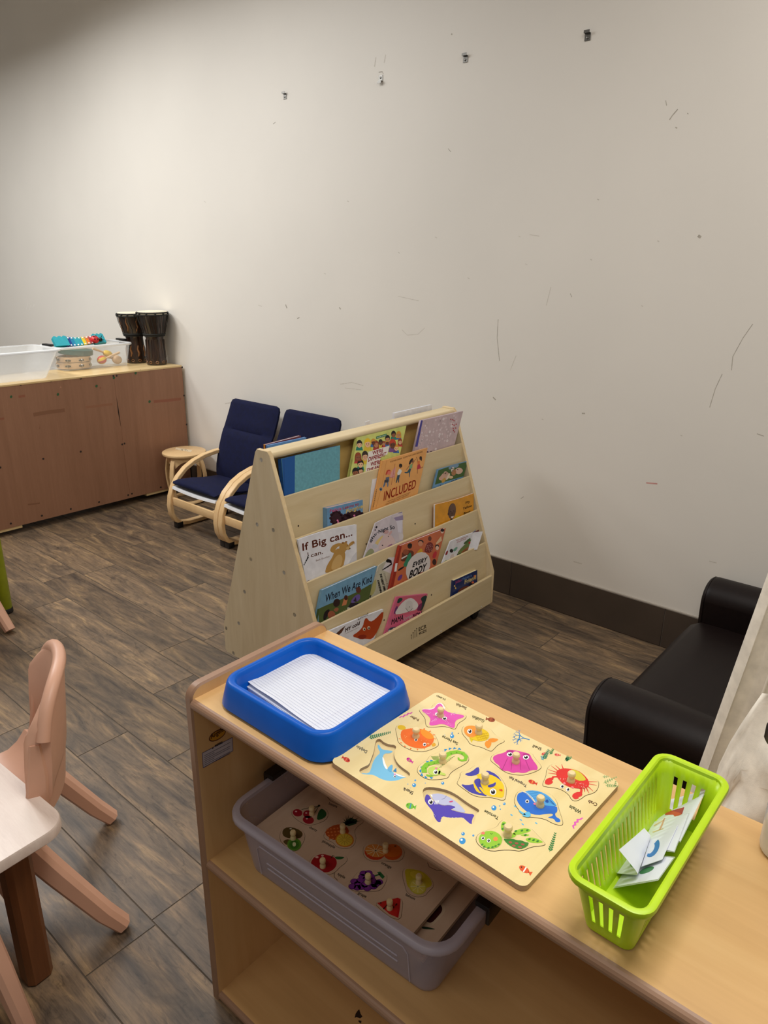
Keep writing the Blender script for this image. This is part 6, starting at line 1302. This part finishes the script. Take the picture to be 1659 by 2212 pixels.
_b = math.radians(8); _bk = V((math.cos(_b), math.sin(_b), 0)); _lt = V((_bk.y, -_bk.x, 0)); _A = V((-3.306, 1.126, 0))
pink_chair(_A, _A+_lt*.417, 'pale pink plastic child chair at the left edge beside the lime table leg')
# pink stool under the near side of the pale table, one leg in view
ps = V((-1.353, .349, 0))-V((math.cos(math.radians(20)), math.sin(math.radians(20)), 0))*.225; pst = thing('child_stool', 'pale pink plastic stool at the bottom left corner, one splayed leg showing', 'stool', ps)
mb = MB(); mb.lathe([(.125, .334), (.140, .338), (.145, .350), (.140, .362), (.12, .366), (.0006, .362)], 'pink_plastic', ps, 40); part(mb, 'seat', pst)
for k in range(4):
    a = math.radians(20+90*k); o = V((math.cos(a), math.sin(a), 0)); t_ = V((-o.y, o.x, 0)); mb = MB()
    mb.sweep([ps+o*r_+V((0, 0, z)) for r_, z in ((.225, .0005), (.222, .02), (.18, .18), (.132, .338))], [.036, .038, .044, .05], [.030, .034, .038, .042], t_, 'pink_plastic', .009); part(mb, 'leg', pst)
# lime legged table, only one leg in view
lt = thing('play_table', 'table with lime green round leg and black foot at the far left edge', 'table', (-3.95, 1.0, 0))
lp = V((-3.528, 1.205, 0))
for dx, dy in ((0, 0), (-.8, 0), (0, -.55), (-.8, -.55)):
    p = lp+V((dx, dy, 0)); mb = MB(); mb.lathe([(.030, .026), (.031, .028), (.031, .49)], 'lime_leg', p, 24); o = part(mb, 'leg', lt)
    mb = MB(); mb.lathe([(.029, .0005), (.033, .004), (.033, .022), (.030, .0262)], 'rubber', p, 24); part(mb, 'foot', lt, o)
mb = MB(); mb.box((lp.x-.43, lp.y-.30, .502), (.92, .66, .024), 'pale_top', bev=.006, seg=3); part(mb, 'tabletop', lt)

# ------------------------------------------------------------------ big clear bin in the shelf, with fruit puzzles
Z0 = .4200
ra = .05; bcx, bcy = -.782, .882
b3, M3 = bin_('storage_bin', 'large frosted bin of fruit puzzles on the middle of the maple shelf unit', (bcx, bcy, Z0), ra, (.240, .135), (.268, .152), .150, 'bin_grey', 'bin_rim', rb=.03, rt=.045, rim=.014, t=.0022)
latch(b3, M3, -.276, -1, .150, .034); latch(b3, M3, .276, 1, .150, .034)
mb = MB()
for dz in (.045, .06):
    for sy in (-1,): mb.tube([M3 @ V((x, sy*(.135+.017*(dz/.15)+.001), dz)) for x in (-.17, .17)], .0016, 'bin_rim', 6)
mb.tube([M3 @ V((x, -(.135+.017*z/.15+.0012), z)) for x, z in ((-.195, .012), (-.195, .085), (-.185, .098), (.185, .098), (.195, .085), (.195, .012))], .0013, 'bin_rim', 6); part(mb, 'moulded_rib', b3)
# boards inside
fz = .505; fb = Sheet((bcx-.03, bcy, fz), M3.to_3x3() @ V((1, 0, 0)), M3.to_3x3() @ V((0, 1, 0)))
fl_ = fb.at((563.8, 1777)); fr_ = fb.at((988, 1904)); fx0, fx1 = fl_[0], fr_[0]; fy0 = fb.at((840, 1960))[1]-.05
fy0 = max(fy0, -.128); fy1 = fy0+.262
D5 = crop(560, 1690, 3.7705)
FP = {}
FP['cherry'] = ([255,250,275,215,330,215,400,215,490,188,550,215,568,260,545,310,460,345,400,355,340,330,290,295], (428, 262))
FP['pineapple'] = ([520,440,545,385,620,335,690,290,720,265,780,262,840,300,855,325,800,360,775,400,795,470,760,530,700,545,630,530,600,490,545,470], (680, 408))
FP['kiwi'] = ([165,470,170,400,210,362,300,365,365,400,378,450,345,520,300,565,240,555,190,500], (277, 462))
FP['orange'] = ([840,560,855,510,920,490,1000,500,1080,490,1170,530,1188,580,1160,640,1080,652,1010,640,930,650,860,620], (1028, 565))
FP['apple'] = ([405,650,440,595,500,578,580,590,680,590,720,610,715,650,660,690,620,735,560,760,480,730,420,690], (518, 690))
FP['grape'] = ([715,850,760,780,815,715,880,708,960,712,1040,745,1045,790,1005,870,960,890,860,895,770,890], (886, 818))
FP['lemon'] = ([1165,770,1170,705,1230,695,1330,715,1410,790,1425,850,1380,890,1350,930,1270,938,1200,900,1185,840], (1298, 822))
FP['watermelon'] = ([935,985,1020,955,1130,935,1172,960,1165,1060,1150,1120,1080,1110,1000,1050], (1062, 1030))
fh = {k: chaikin([fb.at(q) for q in cps(D5, o)]) for k, (o, kn) in FP.items()}
fr_r = rrect(fx0, fy0, fx1, fy1, .006, 3)
mb = MB(); plate_with_holes(mb, fb, fr_r, list(fh.values()), -.0045, 0, 'puzzle_wood_pink', 'board_edge'); mb.prism([fb.w(p, -.008) for p in fr_r], fb.n*.0033, 'puzzle_wood_pink', side='board_edge')
def fw(t_, p0, p1, k=.3):
    a, b = D5(*p0), D5(*p1); d = (b[0]-a[0], b[1]-a[1]); Ln = math.hypot(*d); h = k*Ln; text(mb, fb, t_, a, b, (a[0]+d[1]/Ln*h, a[1]-d[0]/Ln*h), C(70, 56, 52), 2, bold=.0001)
fw('banana', (565, 180), (632, 208), .3); fw('cherry', (405, 372), (466, 402), .3); fw('pineapple', (512, 485), (612, 540), .2); fw('orange', (992, 662), (1072, 704), .26); fw('apple', (636, 752), (694, 786), .34); fw('grape', (802, 908), (868, 942), .32); fw('lemon', (1190, 922), (1264, 960), .28)
for a in ([555,120,580,150,640,180,690,195], [1370,655,1385,690,1440,715,1490,720], [640,800,610,770,612,735]): stroke(mb, fb, cps(D5, a), .0012, C(96, 70, 56), 2)
solo(mb, 'puzzle_board', 'fruit knob puzzle board lying topmost inside the frosted bin', 'puzzle', fb.w((0, 0), -.008))
def fpiece(k, lab, body):
    uv = shrink(fh[k], .0006); cx = sum(p[0] for p in uv)/len(uv); cy = sum(p[1] for p in uv)/len(uv)
    r = thing('puzzle_piece', lab, 'puzzle piece', fb.w((cx, cy), -.0044), 'pieces of the fruit puzzle'); m = MB(); m.prism([fb.w(p, -.0044) for p in uv], fb.n*.005, 'puzzle_wood_pink', side='recess_side'); body(m); part(m, 'piece', r); knob(fb, D5(*FP[k][1]), r, .0006, .0062, .021)
def fp(m, fl, col, ly, sm=1): art(m, fb, cps(D5, fl), C(*col), ly, .0006, sm)
def fe(m, x, y, rx, ry, rot, col, ly): art(m, fb, [D5(*q) for q in ell(x, y, rx, ry, rot)], C(*col), ly, .0006)
def fs(m, fl, w, col, ly): stroke(m, fb, cps(D5, fl), w, C(*col), ly, .0006)
def cherry(m):
    for x, y, rx, ry in ((312,250,40,30),(395,262,38,32),(400,308,46,32)): fe(m, x, y, rx, ry, 10, (168,26,44), 1); fe(m, x-12, y-10, 9, 6, 0, (240,190,190), 2)
    fs(m, [345,225,420,205,485,195], .0014, (40,70,30), 3); fs(m, [410,240,450,215,485,195], .0014, (40,70,30), 3); fs(m, [415,290,460,240,485,195], .0014, (40,70,30), 3); fp(m, [468,315,475,260,500,215,530,225,552,260,530,295], (34,92,46), 2); fe(m, 487, 193, 10, 8, 0, (30,40,24), 4)
fpiece('cherry', 'puzzle piece with red cherries and a green leaf, wooden knob', cherry)
def pine(m):
    fp(m, [530,420,560,375,620,345,690,345,735,390,720,430,640,470,590,470], (190,84,34), 1)
    for i in range(24): fe(m, 555+(i % 6)*28+(i//6)*6, 375+(i//6)*26-(i % 6)*3+10, 8, 6, 0, (226,130,70), 2)
    for a in (150, 185, 210, 235, 260, 290, 320, 345): k = math.radians(a); fp(m, [715-8*math.sin(k), 340+8*math.cos(k), 715+8*math.sin(k), 340-8*math.cos(k), 745+(95 if a > 250 else 70)*math.cos(k), 330+66*math.sin(k)], (24,66,44), 3, 0)
    fp(m, [690,340,740,290,800,310,790,340,730,360], (30,76,50), 3, 0); fe(m, 695, 472, 76, 58, 5, (214,130,30), 4); fe(m, 695, 472, 66, 50, 5, (226,196,70), 5)
    for i in range(12): a = i*pi/6; fs(m, [695+14*math.cos(a), 472+10*math.sin(a), 695+58*math.cos(a), 472+44*math.sin(a)], .0012, (190,160,50), 6)
fpiece('pineapple', 'puzzle piece with a pineapple and a cut slice, wooden knob', pine)
def kiwi(m): fp(m, [185,410,205,372,270,366,340,395,358,430,330,460,250,460,200,445], (92,74,36), 1); fp(m, [190,485,220,465,260,470,230,520], (96,80,40), 1); fe(m, 285, 508, 58, 52, 0, (98,150,48), 2); fe(m, 285, 510, 42, 38, 0, (70,130,40), 3); fe(m, 285, 508, 14, 18, 0, (224,224,180), 4); [fe(m, 285+25*math.cos(i*pi/6), 508+26*math.sin(i*pi/6), 3, 3, 0, (30,40,20), 4) for i in range(12)]; fe(m, 256, 380, 10, 5, 0, (220,214,200), 2)
fpiece('kiwi', 'puzzle piece with a whole and a cut kiwi, wooden knob', kiwi)
def orange(m):
    fe(m, 1085, 570, 80, 66, 0, (222,96,30), 1); fe(m, 1085, 560, 74, 52, 0, (226,116,36), 2); fe(m, 940, 575, 84, 60, 10, (206,66,30), 3); fe(m, 948, 560, 88, 52, 10, (230,150,70), 4)
    for i in range(10): a = i*pi/5; fs(m, [948, 560, 948+84*math.cos(a), 560+50*math.sin(a)], .0014, (246,220,180), 5)
    fe(m, 1108, 522, 10, 6, 0, (120,70,30), 3)
fpiece('orange', 'puzzle piece with a whole and a cut orange, wooden knob', orange)
def apple(m): fp(m, [415,660,450,605,510,582,580,600,625,620,635,670,605,715,550,740,490,725,440,690], (168,24,34), 1, 2); fe(m, 470, 612, 14, 9, 0, (240,190,180), 2); fe(m, 515, 600, 12, 8, 0, (240,190,180), 2); fs(m, [585,620,598,600,612,606], .002, (60,40,24), 3); fp(m, [610,610,640,606,700,610,670,630,630,630], (40,100,50), 3)
fpiece('apple', 'puzzle piece with a red apple and leaf, wooden knob', apple)
def grape(m):
    for x, y in ((760,850),(800,860),(880,865),(930,850),(965,820),(820,805),(775,810),(860,840),(920,800),(870,790),(850,745),(890,742),(910,770),(840,770),(800,830),(940,840),(975,815),(830,855),(895,825)): fe(m, x, y, 34, 24, 0, (84,30,110), 1); fe(m, x, y-1, 29, 20, 0, (122,48,148), 2)
    fs(m, [940,765,985,750], .003, (40,110,60), 3); fp(m, [960,735,985,730,1022,770,1005,790,985,770], (40,110,60), 3, 0)
fpiece('grape', 'puzzle piece with purple grapes, wooden knob', grape)
def lemon(m): fp(m, [1182,710,1230,705,1330,725,1400,790,1408,845,1370,860,1320,880,1250,890,1205,850,1195,790], (206,190,40), 1, 2); fp(m, [1230,725,1320,730,1360,780,1300,800,1230,770], (224,206,60), 2); fe(m, 1290, 850, 76, 64, 30, (206,196,70), 3); fe(m, 1292, 852, 64, 53, 30, (226,214,96), 4); [fs(m, [1292, 852, 1292+60*math.cos(i*pi/4), 852+50*math.sin(i*pi/4)], .0012, (240,236,170), 5) for i in range(8)]
fpiece('lemon', 'puzzle piece with a whole and a cut lemon, wooden knob', lemon)
def melon(m): fp(m, [960,985,1050,960,1130,942,1150,955,1142,1030,1130,1105,1060,1075], (206,40,36), 1, 0); fp(m, [1120,942,1152,952,1144,1040,1132,1108,1118,1098,1130,1020], (190,30,36), 2, 0); [fe(m, 990+(i*41) % 140, 985+(i*29) % 70, 5, 7, 0, (40,20,20), 3) for i in range(12) if (990+(i*41) % 140) > 985+((i*29) % 70)*.9-20]
fpiece('watermelon', 'puzzle piece with a red watermelon slice, wooden knob', melon)
# another board under it, showing at the right
ub = Sheet((bcx+.03, bcy, .488), M3.to_3x3() @ V((1, 0, 0)), M3.to_3x3() @ V((0, 1, 0)))
mb = MB(); ur = rrect(-.20, -.128, .185, .128, .006, 3); mb.prism([ub.w(p, -.008) for p in ur], ub.n*.008, 'puzzle_wood_pink', side='board_edge')
for ol, col, ly in (([1345,1060,1400,1000,1470,985,1500,1040,1440,1110,1400,1150,1350,1130], (70,24,26), 2), ([1320,1075,1400,985,1480,965,1530,1040,1450,1130,1400,1180,1300,1150], (226,206,178), 1), ([1330,1170,1420,1190,1440,1200,1320,1196], (30,60,40), 2)): art(mb, ub, cps(D5, ol), C(*col), ly, 0, 2)
solo(mb, 'puzzle_board', 'dark-printed puzzle board beneath the fruit board inside the frosted bin', 'puzzle', ub.w((0, 0), -.008))
for k, z in enumerate((.4265, .4445, .4625)):
    sb = Sheet((bcx, bcy, z), ub.x, ub.y); mb = MB(); mb.prism([sb.w(p) for p in rrect(-.19, -.122, .19, .122, .006, 3)], sb.n*.017, 'puzzle_wood_pink', side='board_edge')
    solo(mb, 'puzzle_board', 'wooden puzzle board dimly seen through the frosted bin, below the upper boards', 'puzzle', sb.w((0, 0)), 'puzzle boards at the bottom of the bin')
# ------------------------------------------------------------------ light
def lamp(name, loc, size, power, col=(1, 0.955, 0.89), rot=(0, 0, 0), spread=170):
    d = bpy.data.lights.new(name, 'AREA'); d.shape = 'RECTANGLE'; d.size, d.size_y = size; d.energy = power; d.color = col; d.spread = math.radians(spread)
    o = bpy.data.objects.new(name, d); COL.objects.link(o); o.location = loc; o.rotation_euler = rot; return o
NEU, WRM = (1.0, 1.0, 0.99), (1.0, 0.955, 0.90)
for x, y, p, c in ((-6.6, 0.8, 60, NEU), (-4.8, 2.0, 11, NEU), (-4.8, 0.9, 66, NEU), (-3.2, 1.8, 17, NEU), (-1.6, -1.0, 6, WRM), (-0.2, 2.0, 17, WRM), (-0.2, 0.8, 33, WRM), (-0.2, -1.0, 6, WRM)):
    lamp('ceiling_lamp', (x, y, 3.42), (1.2, 0.6), p, c)
w = bpy.data.worlds.new('room_beyond'); w.use_nodes = True; S.world = w
bg = w.node_tree.nodes['Background']; bg.inputs[0].default_value = (1, 0.95, 0.885, 1); bg.inputs[1].default_value = 0.222
S.view_settings.view_transform = 'Standard'; S.view_settings.look = 'None'; S.view_settings.exposure = 0.0; S.view_settings.gamma = 1.0; S.view_settings.use_curve_mapping = False
S.cycles.max_bounces = 8; S.cycles.transparent_max_bounces = 24
